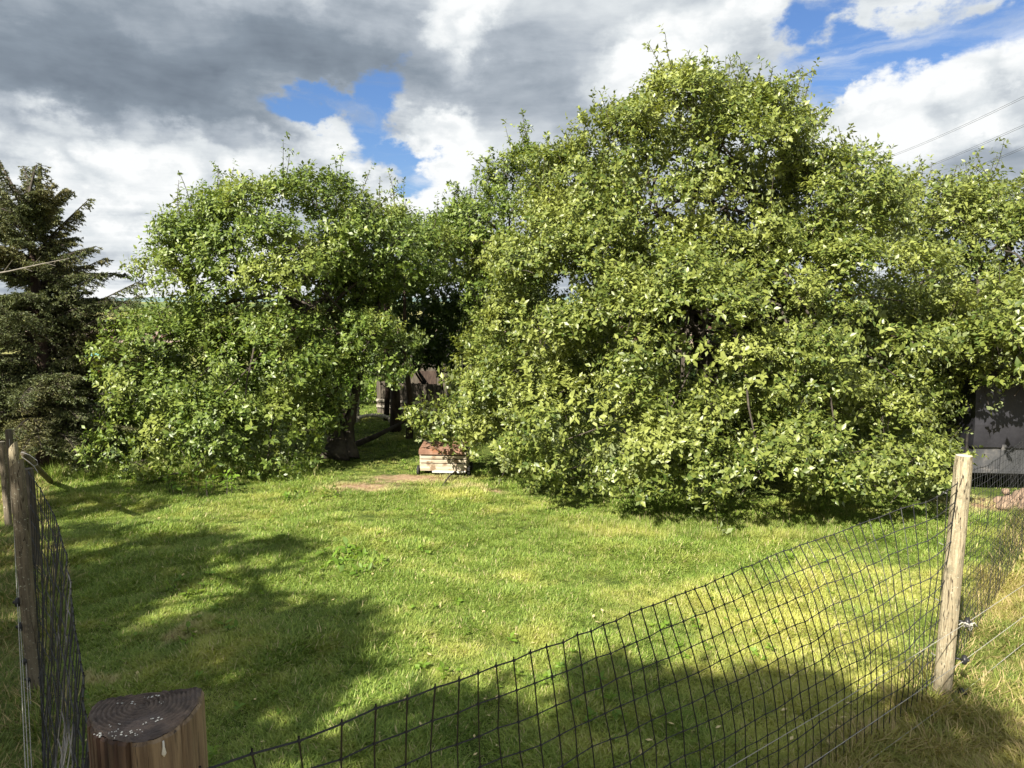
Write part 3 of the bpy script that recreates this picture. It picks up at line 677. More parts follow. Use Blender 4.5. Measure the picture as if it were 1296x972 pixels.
bush('dark bush fill for the shaded hollow beyond the board fence', W(560, 520, 13.4), [blob(555, 370, 13.0, 90, 95, .9), blob(500, 420, 13.6, 60, 60, .8), blob(600, 430, 13.0, 60, 80, .7)], 'dark_leaf', 24, group=GB, leafL=.085, size=.36, per=46)  # added dark leaves stand in for the shade under the canopy
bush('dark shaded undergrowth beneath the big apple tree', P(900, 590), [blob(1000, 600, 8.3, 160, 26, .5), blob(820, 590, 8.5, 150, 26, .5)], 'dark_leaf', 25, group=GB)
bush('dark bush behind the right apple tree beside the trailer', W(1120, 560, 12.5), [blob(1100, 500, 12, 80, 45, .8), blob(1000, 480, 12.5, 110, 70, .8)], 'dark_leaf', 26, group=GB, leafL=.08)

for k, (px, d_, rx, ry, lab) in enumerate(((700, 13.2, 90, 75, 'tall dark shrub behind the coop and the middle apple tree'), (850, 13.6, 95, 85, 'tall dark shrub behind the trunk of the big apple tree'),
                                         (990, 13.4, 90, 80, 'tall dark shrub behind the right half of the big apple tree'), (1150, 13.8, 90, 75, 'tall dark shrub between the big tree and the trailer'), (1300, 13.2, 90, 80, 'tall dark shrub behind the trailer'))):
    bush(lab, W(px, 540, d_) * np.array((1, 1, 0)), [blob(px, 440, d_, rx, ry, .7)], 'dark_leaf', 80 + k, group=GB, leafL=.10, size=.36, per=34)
# ------------------------------------------------------------------ spruce
def spruce():
    base = P(40, 598) + np.array((0, .3, 0)); D = base[1]
    th = thing('spruce_tree', 'dark ragged spruce tree at the left edge with bare twig tips', 'tree', base)
    topz = W(40, 252, D)[2]; r = np.random.default_rng(5)
    MB().tube([(0, 0, 0), (.05, 0, topz * .5), (.0, 0, topz)], (.13, .08, .02), 9).build('trunk', M['bark_red'], th, True)
    br = MB(); NB, ND, NN, NL = [], [], [], []
    def needles(a, b, l=.026, step=.0125):
        L = np.linalg.norm(b - a)
        k = max(6, int(L / step)); s = RNG.uniform(0, 1, (k, 1)); ax = norm(b - a)
        q_ = a + (b - a) * s; rad = norm(RNG.normal(0, 1, (k, 3))); d = norm(rad + ax * .8)
        NB.append(q_); ND.append(d); NN.append(rad); NL.append(np.full(k, l) * RNG.uniform(.8, 1.3, k))
    def branch(z0, ang, L, lift, droop):
        n = 9; dr = np.array((math.cos(ang), math.sin(ang), 0)); pp = []; side0 = np.array((-dr[1], dr[0], 0)) * r.normal(0, .16)
        for s in np.linspace(0, 1, n): pp.append(np.array((0, 0, z0)) + dr * L * s + side0 * L * s * s + np.array((0, 0, L * (lift * s - droop * s * s + .25 * droop * s ** 3))))
        br.tube(pp, list(np.linspace(.018, .004, n)), 5, False)
        for i in range(1, n):
            for t2 in range(5):
                s = (i - 1 + r.uniform(0, 1)) / (n - 1); p = pp[i - 1] + (pp[i] - pp[i - 1]) * r.uniform(0, 1)
                for sg in (-1, 1):
                    if s < .12: continue
                    l2 = (1.0 - s * .72) * min(.42, L * .42) * r.uniform(.6, 1.15)
                    side = np.array((-dr[1], dr[0], 0)) * sg
                    d = norm(side * r.uniform(.5, 1) + dr * .75 + np.array((0, 0, r.uniform(-.55, .15))))
                    e_ = p + d * l2 + np.array((0, 0, -.06 * l2)); needles(p, e_)
                    br.tube([p, e_], (.004, .002), 3, False)
                    for q2 in range(2):
                        m_ = p + (e_ - p) * r.uniform(.3, .8); d3 = norm(d + side * .6 * r.choice((-1, 1)) + np.array((0, 0, r.uniform(-.5, .2))))
                        needles(m_, m_ + d3 * l2 * .45)
        needles(pp[-3], pp[-1])
    z = .35
    while z < topz - .15:
        f = 1 - z / topz; R = .48 + .95 * f ** .9
        for k in range(9):
            branch(z + r.uniform(-.14, .14), r.uniform(0, 2 * PI), R * r.uniform(.5, 1.2), r.uniform(.12, .5) + .45 * (1 - f), r.uniform(.15, .5) + .25 * f)
        z += .155 if z > 1.6 else .11
    for (a, zz_, L) in ((.1, topz * .50, 1.30), (-.15, topz * .42, 1.45), (-.4, topz * .56, 1.05), (.3, topz * .66, .8)): branch(zz_, a, L, .62, .10)
    for k in range(14): branch(topz - r.uniform(.05, .9), r.uniform(0, 6.3), r.uniform(.35, .7), 1.2, .2)
    tag(br.build('branches', M['bark'], th), kind='stuff')
    B_, D_, N_, L_ = np.concatenate(NB), norm(np.concatenate(ND)), np.concatenate(NN), np.concatenate(NL)
    side = norm(np.cross(D_, RNG.normal(0, 1, D_.shape))) * .0062
    V = np.stack([B_ - side, B_ + side, B_ + D_ * L_[:, None]], 1).reshape(-1, 3)
    tn = np.repeat(RNG.uniform(0, 1, len(B_)), 3)
    tag(mesh_np('needles', V, np.arange(len(V)), 3, M['needle'], th, attrs={'tone': tn, 'tone2': np.repeat(RNG.uniform(0, .95, len(B_)), 3)}), kind='stuff')
    print('needles', len(B_))
    # long bare dead branch sticking out in front
    db = MB(); a, b = W(-30, 350, D - 1.1) - base, W(88, 327, D - 1.2) - base
    db.tube([a, a + (b - a) * .35 + np.array((0, 0, -.01)), a + (b - a) * .7, b], (.007, .006, .004, .002), 5)
    for s, u in ((.3, .10), (.5, -.06), (.6, .08), (.75, -.05), (.85, .04)):
        p = a + (b - a) * s; db.tube([p, p + (b - a) * .10 + np.array((0, 0, u))], (.004, .002), 3)
    db.build('dead_branch', M['twig_pale'], th)
spruce()

# ------------------------------------------------------------------ weeds
def weed(label, p, n, r0, leafL, h, seed, m='weed_leaf', cat='weed'):
    th = thing('weed_plant', label, cat, p, group='broad leaved weeds on the lawn'); r = np.random.default_rng(seed); fol = Foliage(); st = MB()
    for k in range(n):
        a = r.uniform(0, 6.28); rr_ = r0 * math.sqrt(r.uniform(0, 1)); q_ = np.array((rr_ * math.cos(a), rr_ * math.sin(a), 0)); hh = h * r.uniform(.4, 1.1)
        tip = q_ + np.array((r.normal(0, .02), r.normal(0, .02), hh)); st.tube([q_, tip], (.003, .002), 3, False)
        fol.add(*twig_leaves((q_ + (tip - q_) * .35 + np.array(p))[None], (tip - q_)[None], [hh * .65], 6, leafL))
    st.build('stems', M['bark'], th).__setitem__('kind', 'stuff')
    fol.build('leaves', M[m], th, True, p)
weed('low patch of dark broad leaves in the middle of the lawn', P(435, 716), 26, .30, .065, .07, 61)
weed('light green nettles at the foot of the left apple tree', P(262, 618), 34, .45, .06, .22, 62)
weed('small leafy weed at the left end of the apple foliage', P(195, 612), 14, .22, .055, .16, 63)
weed('small broad leaved weed in the shade near the left fence', P(250, 745), 16, .22, .05, .06, 64)
weed('leafy weed at the left edge of the bare soil patch', P(395, 632), 18, .30, .05, .08, 65)
weed('sparse weed in the shade beside the worn lawn patch', P(255, 805), 12, .2, .045, .06, 66)

cf = Foliage(); r = np.random.default_rng(77)
for k in range(520):                      # clover and plantain, gathered in patches
    y = r.uniform(2.8, 9.5); x = r.uniform(-.66, .6) * y
    if nz(x, y, 8, 1.1) < .08 or y < fence_y(x) + .15: continue
    cf.add(*twig_leaves(np.array([(x, y, gh(x, y) + r.uniform(.012, .04))]), np.array([(r.normal(0, .25), r.normal(0, .25), 1.)]), [.012], 7, r.uniform(.022, .05)))
cl_ = cf.build('clover', M['weed_leaf'], None, False)
tag(cl_, 'low clover and plantain patches growing in the lawn', 'clover')
# ------------------------------------------------------------------ fence posts
def insulator(parent, p, side):
    b = MB(); s = np.array(side, dtype=float)
    b.tube([p, p + s * .035], .006, 6); b.tube([p + s * .03, p + s * .036, p + s * .052, p + s * .058], (.012, .025, .025, .012), 12)
    b.tube([p + s * .058, p + s * .068], .008, 6)
    o = b.build('insulator', M['insul'], parent, True); return o
def post(name, label, base, h, r, m, lean=(0, 0), cut=0.0, seed=0, cat='post', group=None, sharp=False):
    th = thing(name, label, cat, base, group); n = 20; k = 26; V, Fs = [], []
    for i in range(k):
        s = i / (k - 1)
        for j in range(n):
            a = 2 * PI * j / n
            rad = r * (1 + .05 * nz(math.cos(a) * 2, math.sin(a) * 2, s * 3 + seed) + .03 * nz(math.cos(a) * 5, math.sin(a) * 5, s * 9 + seed)) * (1.04 - .06 * s)
            rad *= 1 - .022 * (j in (seed % n, (seed + 7) % n))
            z = h * s - .05 + (.05 if i == k - 1 else 0) * 0
            x, y = rad * math.cos(a), rad * math.sin(a)
            if i == k - 1: x *= .90; y *= .90
            zz_ = z + cut * x * s ** 8 / r * .5
            V.append((x + lean[0] * s, y + lean[1] * s, zz_ + (.006 if i == k - 1 else 0)))
    Fs = [(i * n + j, i * n + (j + 1) % n, (i + 1) * n + (j + 1) % n, (i + 1) * n + j) for i in range(k - 1) for j in range(n)]
    MB().add(V, Fs).build('shaft', M[m], th, True)
    c_ = [V[(k - 1) * n + j] for j in range(n)]; cen = np.mean(np.array(c_), 0) + np.array((0, 0, .006))
    MB().add(c_ + [tuple(cen)], [(j, (j + 1) % n, n) for j in range(n)]).build('cut_top', M['cut' if m != 'fence_dark' else m], th)
    return th
GP = 'round fence posts'
rp = post('fence_post', 'pale round fence post at the right holding the netting corner', (2.275, 3.55, 0), 1.36, .043, 'post', lean=(.025, 0), seed=3, group=GP)
LB = P(44, 876); LT = W(21, 588, LB[1])
lpst = post('fence_post', 'round fence post at the left with a sunlit slanted top and black insulators', LB, LT[2] + .05, .035, 'post_grey', lean=(LT[0] - LB[0], 0), cut=.06, seed=5, group=GP)
ZI = tuple(W(1236, y_, 3.5)[2] for y_ in (790, 838, 880, 908))
for z_ in ZI:
    insulator(rp, np.array((.050, -.01, z_)), (.9, -.35, 0))
LI = [W(x_, y_, LB[1] - .02) for x_, y_ in ((22, 762), (26, 793), (33, 836), (37, 859))]
for q_ in LI: insulator(lpst, q_ - LB + np.array((.045, .012, 0)), (-.95, -.25, 0))
post('fence_post', 'short thin post with a pale cut top just behind the sunlit left post', W(23, 640, 5.6) * np.array((1, 1, 0)), .99, .035, 'post', cut=.08, seed=8, group=GP)
post('fence_post', 'grey post farthest left, behind the pale topped one', W(9, 640, 6.4) * np.array((1, 1, 0)), .86, .030, 'post_grey', seed=9, group=GP)
post('fence_post', 'dark taller stake standing behind the left row of posts', W(19, 640, 6.9) * np.array((1, 1, 0)), .88, .032, 'fence_dark', seed=10, group=GP)
dp = W(37, 640, 5.3) * np.array((1, 1, 0))
post('fence_post', 'dark thick post half hidden behind the sunlit left post', dp, .87, .048, 'fence_dark', seed=12, group=GP)
a, b = W(30, 574, 6.0), P(64, 612)
th = thing('brace_log', 'grey wooden brace leaning from the left posts down to the lawn', 'log', b)
MB().tube([a - b, (a - b) * .5 + np.array((.0, 0, .01)), (0, 0, .03)], (.024, .027, .030), 10).build('brace', M['post_grey'], th, True)
# next post of the right fence, out of view, carries the netting
post('fence_post', 'round fence post beyond the right edge at the end of the netting', (5.08, 6.58, 0), 1.2, .05, 'post', seed=14, group=GP)

# near corner post, cut from a thick log, ring relief on its top
def corner_post():
    zt = 1.33
    outl = [(112, 908), (116, 893), (130, 885), (160, 880), (205, 875), (256, 869), (252, 886), (238, 905), (218, 922), (195, 934), (170, 938), (143, 935), (121, 926)]
    O = np.array([P(*q_, zt)[:2] for q_ in outl]); c0 = O.mean(0)
    pith = P(178, 893, zt)[:2]
    th = thing('corner_post', 'thick weathered corner post with a ringed, splintered top in the bottom left', 'post', (c0[0], c0[1], 0))
    nA, nR = 120, 46; V, Fs = [], []
    ang = np.arctan2(O[:, 1] - pith[1], O[:, 0] - pith[0])
    def rad_at(a):
        d = np.array((math.cos(a), math.sin(a))); best = 1.
        for i in range(len(O)):
            p, q_ = O[i] - pith, O[(i + 1) % len(O)] - pith; e_ = q_ - p; den = d[0] * e_[1] - d[1] * e_[0]
            if abs(den) < 1e-9: continue
            t_ = (p[0] * e_[1] - p[1] * e_[0]) / den; u_ = (p[0] * d[1] - p[1] * d[0]) / den
            if t_ > 0 and -1e-6 <= u_ <= 1 + 1e-6: best = min(best, t_)
        return best
    Rr = [rad_at(2 * PI * j / nA) for j in range(nA)]
    Rr = [(Rr[j - 1] + 2 * Rr[j] + Rr[(j + 1) % nA]) / 4 for j in range(nA)]
    def P3(a, r_, z_): return (pith[0] - c0[0] + r_ * math.cos(a), pith[1] - c0[1] + r_ * math.sin(a), z_)
    for i in range(nR + 1):
        for j in range(nA):
            a = 2 * PI * j / nA; r_ = Rr[j] * i / nR; wr = r_ * (1 + .10 * nz(math.cos(a) * 1.3, math.sin(a) * 1.3, 2))
            ph = wr / .0085; saw = (ph % 1); h_ = .0022 * (math.sin(2 * PI * ph) + .4 * math.sin(4 * PI * ph + 1)) * min(1, i / 4) + .0012 * nz(r_ * 60 * math.cos(a), r_ * 60 * math.sin(a), 3)
            if i == nR: h_ -= .004
            V.append(P3(a, r_, zt + h_))
    Fs = [(i * nA + j, (i + 1) * nA + j, (i + 1) * nA + (j + 1) % nA, i * nA + (j + 1) % nA) for i in range(nR) for j in range(nA)]
    MB().add(V, Fs).build('ringed_top', M['endgrain'], th, True)
    V2 = []; cracks = {int(nA * f_): w_ for f_, w_ in ((.62, .006), (.70, .008), (.735, .004), (.80, .010), (.845, .004), (.93, .005), (.55, .005), (.67, .004), (.88, .004), (.77, .004))}
    lev = np.concatenate([[zt - .004, zt - .010], np.linspace(zt - .02, 0, 30)])
    for i, z_ in enumerate(lev):
        for j in range(nA):
            a = 2 * PI * j / nA; k = cracks.get(j, 0) * (1 if i > 0 else .4) * max(.2, min(1, 1.2 + .5 * nz(j, 0, z_ * 3)))
            r_ = Rr[j] * (1 + .012 * nz(math.cos(a) * 9, math.sin(a) * 9, z_ * 1.5)) - k + .004 * (i > 0)
            V2.append(P3(a, r_, z_))
    n2 = len(lev)
    F2 = [(i * nA + (j + 1) % nA, i * nA + j, (i + 1) * nA + j, (i + 1) * nA + (j + 1) % nA) for i in range(n2 - 1) for j in range(nA)]
    MB().add(V2, F2).build('shaft', M['strainer'], th)
    # small pale resin drip under the rim and lichen / dropping flecks on top
    d_ = P(209, 938, zt - .02); o = np.array((c0[0], c0[1], 0))
    q_ = P(208, 936, zt - .01) - o; nrm_ = np.array((0.0, -1, 0)) * .004
    MB().tube([q_ + nrm_, q_ + nrm_ + (0, 0, -.012), q_ + nrm_ + (0, 0, -.024), q_ + nrm_ + (0, 0, -.030)], (.0015, .002, .0042, .001), 8).build('resin_drip', M['white'], th, True)
    fl = MB(); r = np.random.default_rng(9)
    for (px, py, s) in ((196, 909, 3), (197, 912, 3.5), (182, 915, 3), (125, 929, 3), (127, 932, 3), (155, 928, 3), (165, 925, 2.5), (148, 924, 3), (139, 928, 2), (156, 888, 2.5), (170, 890, 3), (195, 881, 4), (186, 883, 2), (205, 889, 2), (160, 931, 2.5), (140, 919, 1.6), (152, 916, 1.6), (172, 929, 2), (178, 925, 1.6), (144, 932, 2)):
        for k in range(3):
            c_ = P(px + r.normal(0, s * 1.1), py + r.normal(0, s * .5), zt + .002) - o; n = 7; rr_ = s * .0007 * r.uniform(.5, 1.1)
            vs = [c_ + np.array((rr_ * math.cos(t_) * r.uniform(.6, 1.5), rr_ * math.sin(t_) * r.uniform(.6, 1.5), 0)) for t_ in np.linspace(0, 2 * PI, n, endpoint=False)]
            fl.add(vs + [c_ + np.array((0, 0, .0015))], [(i, (i + 1) % n, n) for i in range(n)])
    tag(fl.build('pale_flecks', M['white'], th), kind='stuff')
def strainer_mats():
    m, t, out = mat('wet_dark_end_grain')
    oc = t.new('ShaderNodeTexCoord').outputs['Object']
    col = t.mix(t.ss(t.noise(oc, 45, 8, .7), .3, .7), (.040, .026, .020), (.13, .092, .070))
    col = t.mix(t.ss(t.noise(oc, 9, 4, .6), .45, .7), col, (.07, .055, .053))
    b = t.new('ShaderNodeBsdfPrincipled'); t.put(b.inputs['Base Color'], col); b.inputs['Roughness'].default_value = .7
    bp = t.new('ShaderNodeBump'); bp.inputs['Strength'].default_value = .7; bp.inputs['Distance'].default_value = .004
    t.put(bp.inputs['Height'], t.noise(oc, 160, 6, .7)); t.l.new(bp.outputs[0], b.inputs['Normal']); t.l.new(b.outputs[0], out.inputs[0]); M['endgrain'] = m
    m, t, out = mat('stained_post_side')
    oc = t.new('ShaderNodeTexCoord').outputs['Object']; x, y, z = t.xyz(oc)
    st = t.v('MULTIPLY', oc, (1, 1, .06))
    g = t.noise(st, 55, 7, .65)
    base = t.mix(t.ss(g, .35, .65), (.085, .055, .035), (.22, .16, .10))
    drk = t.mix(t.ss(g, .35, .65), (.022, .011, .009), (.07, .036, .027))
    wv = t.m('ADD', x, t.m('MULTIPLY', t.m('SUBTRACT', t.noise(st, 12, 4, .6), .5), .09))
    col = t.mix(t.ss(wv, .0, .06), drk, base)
    col = t.mix(t.ss(t.noise(st, 130, 3, .5), .62, .68), col, (.03, .02, .015))
    b = t.new('ShaderNodeBsdfPrincipled'); t.put(b.inputs['Base Color'], col); b.inputs['Roughness'].default_value = .75
    bp = t.new('ShaderNodeBump'); bp.inputs['Strength'].default_value = .9; bp.inputs['Distance'].default_value = .004
    t.put(bp.inputs['Height'], g); t.l.new(bp.outputs[0], b.inputs['Normal']); t.l.new(b.outputs[0], out.inputs[0]); M['strainer'] = m
strainer_mats(); corner_post()

# ------------------------------------------------------------------ netting
def net(label, top, bot0, bot1, cols, rows, seed, r=.0024, bend=2.6, topr=.0027, mids=(), endm=None, skew=0.0):
    """knotted plastic netting hung between two posts; its head rope sags and bows"""
    top = np.array(top); seg = np.concatenate([[0], np.cumsum(np.linalg.norm(np.diff(top, axis=0), axis=1))]); L = seg[-1]
    th = thing('netting_fence', label, 'fence', (bot0[0], bot0[1], 0), group='black netting panels of the garden fence'); o = np.array((bot0[0], bot0[1], 0)); rr_ = np.random.default_rng(seed)
    bp_ = np.array([bot0, *mids, bot1]); bl = np.concatenate([[0], np.cumsum(np.linalg.norm(np.diff(bp_, axis=0), axis=1))])
    G = np.zeros((cols + 1, rows + 1, 3))
    for i in range(cols + 1):
        s = i / cols; s = min(1, s * (1.0 + skew - skew * s)); tp = np.array([np.interp(s * L, seg, top[:, k]) for k in range(3)])
        b = np.array((*(np.interp(s * bl[-1], bl, bp_[:, k]) for k in range(2)), .02))
        for j in range(rows + 1):
            h = j / rows; sh = h ** bend
            G[i, j] = (b[0] + (tp[0] - b[0]) * sh, b[1] + (tp[1] - b[1]) * sh, b[2] + (tp[2] - b[2]) * h)
            wv = .012 * math.sin(PI * h)
            G[i, j] += np.array((nz(s * 14, h * 3, seed), nz(s * 14, h * 3, seed + 5), 0)) * wv * 2 + rr_.normal(0, .002, 3)
    mb = MB()
    for i in range(cols + 1):
        pts_ = [G[i, j] - o for j in range(rows + 1)]; pts_.append(pts_[-1] + np.array((0, 0, .010)))
        mb.tube(pts_, r, 4, False)
        for j in range(rows + 1):
            p = pts_[j]; k = r * 2.4
            mb.add([p + np.array(d) * k for d in ((1, 0, 0), (0, 1, 0), (-1, 0, 0), (0, -1, 0), (0, 0, 1.3), (0, 0, -1.3))], [(0, 1, 4), (1, 2, 4), (2, 3, 4), (3, 0, 4), (1, 0, 5), (2, 1, 5), (3, 2, 5), (0, 3, 5)])
    tag(mb.build('net_uprights', M['net'], th, False), kind='stuff')
    for j in range(rows + 1):
        mb = MB(); mb.tube([G[i, j] - o for i in range(cols + 1)], topr if j == rows else r, 4, False)
        mb.build('net_strand', endm or M['net'], th)
    return th
tops = [(250, 978, 1.29), (308, 958, 1.285), (365, 940, 1.275), (415, 922, 1.265), (463, 904, 1.255), (506, 887, 1.24), (548, 871, 1.22), (583, 860, 1.195), (617, 847, 1.165), (649, 835, 1.135), (677, 824, 1.11), (724, 807, 1.07), (766, 790, 1.04), (802, 775, 1.015),
        (835, 762, .995), (865, 751, .975), (891, 741, .96), (916, 730, .95), (938, 720, .945), (959, 712, .94), (980, 703, .935), (1000, 695, .93), (1024, 686, .93), (1059, 675, .94), (1089, 663, .96), (1113, 654, .985), (1148, 642, 1.03), (1178, 634, 1.08), (1195, 624, 1.13), (1212, 612, 1.19)]
net('black netting bowed over the lawn between the corner post and the right post', [P(*q_) for q_ in tops], FA, FB, 52, 11, 1, skew=.22)
tl = [(113, 960, 1.16), (112, 930, 1.15), (108, 900, 1.13), (103, 850, 1.12), (95, 795, 1.11), (88, 735, 1.11), (80, 690, 1.12), (70, 655, 1.13), (55, 625, 1.14), (36, 597, 1.18)]
net('dense black netting seen nearly edge on along the left side', [P(*q_) for q_ in tl], tuple(P(74, 1950)[:2]), tuple(P(52, 872)[:2]), 38, 13, 2, r=.0022, bend=1.2, mids=[tuple(P(a_, b_)[:2]) for a_, b_ in ((66, 1500), (60, 1200), (57, 1020), (55, 950))])
tr_ = [(2.30, 3.59, 1.22), (2.5, 3.88, 1.14), (3.0, 4.4, 1.06), (3.73, 5.18, 1.02), (4.3, 5.8, 1.02), (5.05, 6.55, 1.08)]
net('netting continuing right of the pale post in front of the trailer', tr_, (2.30, 3.59), (5.03, 6.55), 50, 20, 3, r=.0014, bend=1.0)
# loose wire ends looped round the left posts
th = thing('loose_wire', 'loose curl of galvanised wire on top of the left posts', 'wire', W(28, 575, 5.3))
o_ = W(28, 575, 5.3)
for q0 in (((27, 572), (38, 576), (47, 583), (48, 588), (42, 590)), ((27, 578), (36, 584), (43, 590), (48, 598))):
    MB().tube([W(x_, y_, 5.3) - o_ for x_, y_ in q0], .002, 4).build('strand', M['wire'], th)
# electric twines, four on each side
words_ = ('topmost', 'second', 'third', 'lowest')
for k, z_ in enumerate(ZI):
    # right side: from beyond the frame past the post towards the camera
    a0 = np.array((2.275 + .068, 3.55 - .045)); dr = np.array((.79, .61)); hi, lo_ = a0 + dr * 3.2, a0 - np.array((.815, .58)) * 2.6
    zr, zl = z_ + .02, z_ * (.95)
    pp = [(hi[0], hi[1], zr), (*(a0 + dr * 1.6), z_ - .015), (a0[0], a0[1], z_), (*(a0 - np.array((.815, .58)) * 1.3), (z_ + zl) / 2 - .012), (lo_[0], lo_[1], zl)]
    tag(MB().tube(pp, .0019, 4).build('electric_twine', M['rope'], smooth=True), '%s pale electric twine strung past the right post' % words_[k], 'wire', 'electric fence twines')
    a0 = LI[k] + 0.; lo_ = P(33 + 4 * k, 990, z_ * .96); dr = a0 - lo_
    pp = [a0 + dr * 2.4 + (0, 0, .04), a0 + dr * 1.2 - (0, 0, .01), a0, (a0 + lo_) / 2 - (0, 0, .012), lo_, lo_ - dr * .25]
    tag(MB().tube(pp, .0019, 4).build('electric_twine', M['rope'], smooth=True), '%s pale electric twine strung past the left post' % words_[k], 'wire', 'electric fence twines')
# knotted pale tape on the upper right insulator
kn = thing('knotted_tape', 'white knot of tape tied to the upper insulator of the right post', 'tape', (2.345, 3.49, ZI[0])); r = np.random.default_rng(3)
mb = MB()
for k in range(5):
    a_, b_ = r.uniform(-.02, .02, 3), r.uniform(-.02, .02, 3); mb.tube([a_, r.uniform(-.025, .025, 3), r.uniform(-.02, .02, 3), b_], .004, 5)
mb.tube([(0, 0, 0), (.035, 0, .012), (.05, .0, -.01)], .004, 5); mb.tube([(0, 0, 0), (-.03, 0, .015), (-.045, .0, .0)], .003, 5)
mb.build('knot', M['rope'], kn, True)

# fence staples that hold the netting to the right post
for z_ in (.25, .55, .85, 1.12):
    MB().tube([(-.054, -.012, z_), (-.066, -.006, z_ + .004), (-.066, .006, z_ + .004), (-.054, .012, z_)], .0018, 4).build('staple', M['wire'], rp)
# ------------------------------------------------------------------ wooden coop on wheels
def coop():
    p = P(562, 602); wdt, dep, hh = .56, .30, .30
    th = thing('wooden_coop', 'small pale wooden coop with a rusty brown lid under the apple branches', 'coop', (p[0], p[1] + dep / 2, 0), rz=math.radians(-3))
    z = .055; hs = (.098, .050, .048, .044)
    for k, h_ in enumerate(hs):
        MB().box((0, -dep / 2 - .002 * k, z + h_ / 2), (wdt - .004 * k, .016, h_ - .013), rx=.05).build('board', M['board'], th)
        for s in (-1, 1): MB().box((s * wdt / 2, 0, z + h_ / 2), (.016, dep - .03, h_ - .006)).build('board', M['board'], th)
        MB().box((0, dep / 2, z + h_ / 2), (wdt, .016, h_ - .006)).build('board', M['board'], th)
        z += h_
    MB().box((0, 0, .055 + (z - .055) / 2 - .004), (wdt - .03, dep - .03, z - .075)).build('gap_shade_core', M['fence_dark'], th)  # dark core added so the gaps between the boards look shaded
    MB().box((-.02, 0, z + .035), (wdt - .02, dep + .05, .022), rx=.10).build('lid', M['rust'], th, bevel=.004)
    MB().box((-.02, -dep / 2 - .028, z - .008), (wdt - .02, .014, .045)).build('lid_edge', M['rust'], th, bevel=.003)
    MB().box((.07, -dep / 2 - .02, .052), (wdt * .72, .02, .022)).build('white_rail', M['white'], th, bevel=.003)
    for s in (-1, 1):
        wh = MB(); x = s * (wdt / 2 + .028)
        wh.tube([(x - .014, -dep / 2 + .03, .058), (x + .014, -dep / 2 + .03, .058)], .058, 18)
        wo = wh.build('wheel', M['rubber'], th, bevel=.005)
        MB().tube([(x - .019, -dep / 2 + .03, .058), (x + .019, -dep / 2 + .03, .058)], .018, 10).build('hub', M['steel'], wo)
        wh = MB().tube([(x - .014, dep / 2 - .03, .058), (x + .014, dep / 2 - .03, .058)], .058, 18).build('wheel', M['rubber'], th, bevel=.005)
coop()
# ------------------------------------------------------------------ stone pillar, rubble, board fence, hut, trunks beyond
pp_ = W(450, 555, 12.2); pp_[2] = gh(*pp_[:2])
th = thing('stone_pillar', 'pale stone gate pillar seen right behind the twin trunks', 'pillar', pp_)
MB().box((0, 0, .25), (.10, .14, .50)).build('core', M['mortar'], th)
zc = 0.0
for k in range(8):
    h_ = .055 + .012 * (k % 3); MB().box((.006 * (k % 2), 0, zc + h_ / 2), (.13 + .01 * (k % 2), .17, h_ - .008), rz=.04 * (k % 3 - 1)).build('stone', M['stone'], th, bevel=.006); zc += h_
pp_ = W(434, 568, 11.2); pp_[2] = 0
th = thing('stone_heap', 'heap of reddish stones between the twin trunks', 'stones', pp_); r = np.random.default_rng(4)
def rock(name, c, s, m, parent, seed):
    me = bpy.data.meshes.new(name); import bmesh
    bm = bmesh.new(); bmesh.ops.create_icosphere(bm, subdivisions=2, radius=1)
    for v in bm.verts:
        n_ = 1 + .25 * nz(v.co.x * 1.3, v.co.y * 1.3, v.co.z * 1.3 + seed * 3.1); v.co = Vector((v.co.x * s[0] * n_, v.co.y * s[1] * n_, v.co.z * s[2] * n_))
    bm.to_mesh(me); bm.free(); me.materials.append(m); o = link(bpy.data.objects.new(name, me), parent); o.location = Vector([float(q_) for q_ in c]); return o
for k in range(16):
    rock('stone', (r.uniform(-.10, .10), r.uniform(-.1, .1), .04 + .06 * (k // 3)), (.055, .05, .036), M['stone_red'], th, k)
pp_ = W(474, 556, 12.0); pp_[2] = 0
th = thing('stone_heap', 'low curved row of pale stones right of the pillar', 'stones', pp_)
for k in range(14):
    a = PI * k / 13; rock('stone', (.30 * math.cos(a), 0, .05 + .10 * math.sin(a)), (.05, .05, .034), M['stone'], th, k + 30)
a, b = W(478, 548, 13.2), W(560, 530, 12.6); a[2] = b[2] = 0
th = thing('board_fence', 'dark upright board fence with a pale rail behind the coop', 'fence', a)
d = b - a; n = 14
for k in range(n):
    p = d * (k + .5) / n; MB().box((p[0], p[1], .30), (np.linalg.norm(d) / n - .012, .02, .60 + .02 * math.sin(k * 2.3)), rz=math.atan2(d[1], d[0])).build('board', M['fence_dark'], th)
for zz_ in (.14, .25): MB().box((d[0] / 2, d[1] / 2 - .03, zz_), (np.linalg.norm(d), .03, .045), rz=math.atan2(d[1], d[0])).build('rail', M['rail_pale'], th)
GT = 'young trunks behind the left apple tree'
for k, (px, py, d_, r_, lab) in enumerate(((501, 550, 11.3, .075, 'leaning reddish trunk in front of the board fence'), (518, 562, 10.6, .045, 'thin dark trunk left of the coop'), (489, 545, 12.4, .04, 'slender trunk farther back beside the stone row'))):
    p = W(px, py, d_); p[2] = 0; th = thing('young_tree', lab, 'tree', p, group=GT)
    top = W(px - 12 + 6 * k, 350, d_) - p
    MB().tube([(0, 0, -.02), top * .25 + (.03, 0, 0), top * .55 + (-.03, 0, 0), top], (r_ * 1.3, r_, r_ * .8, r_ * .4), 9).build('trunk', M['bark_red'], th, True)
    fol = Foliage(); c_ = p + top; crown(fol, clumps([(c_, np.array((.5, .4, .35)))], 4, .25, 70 + k), 70 + k, 40, .06); fol.build('crown', M['dark_leaf'], th, False, p)
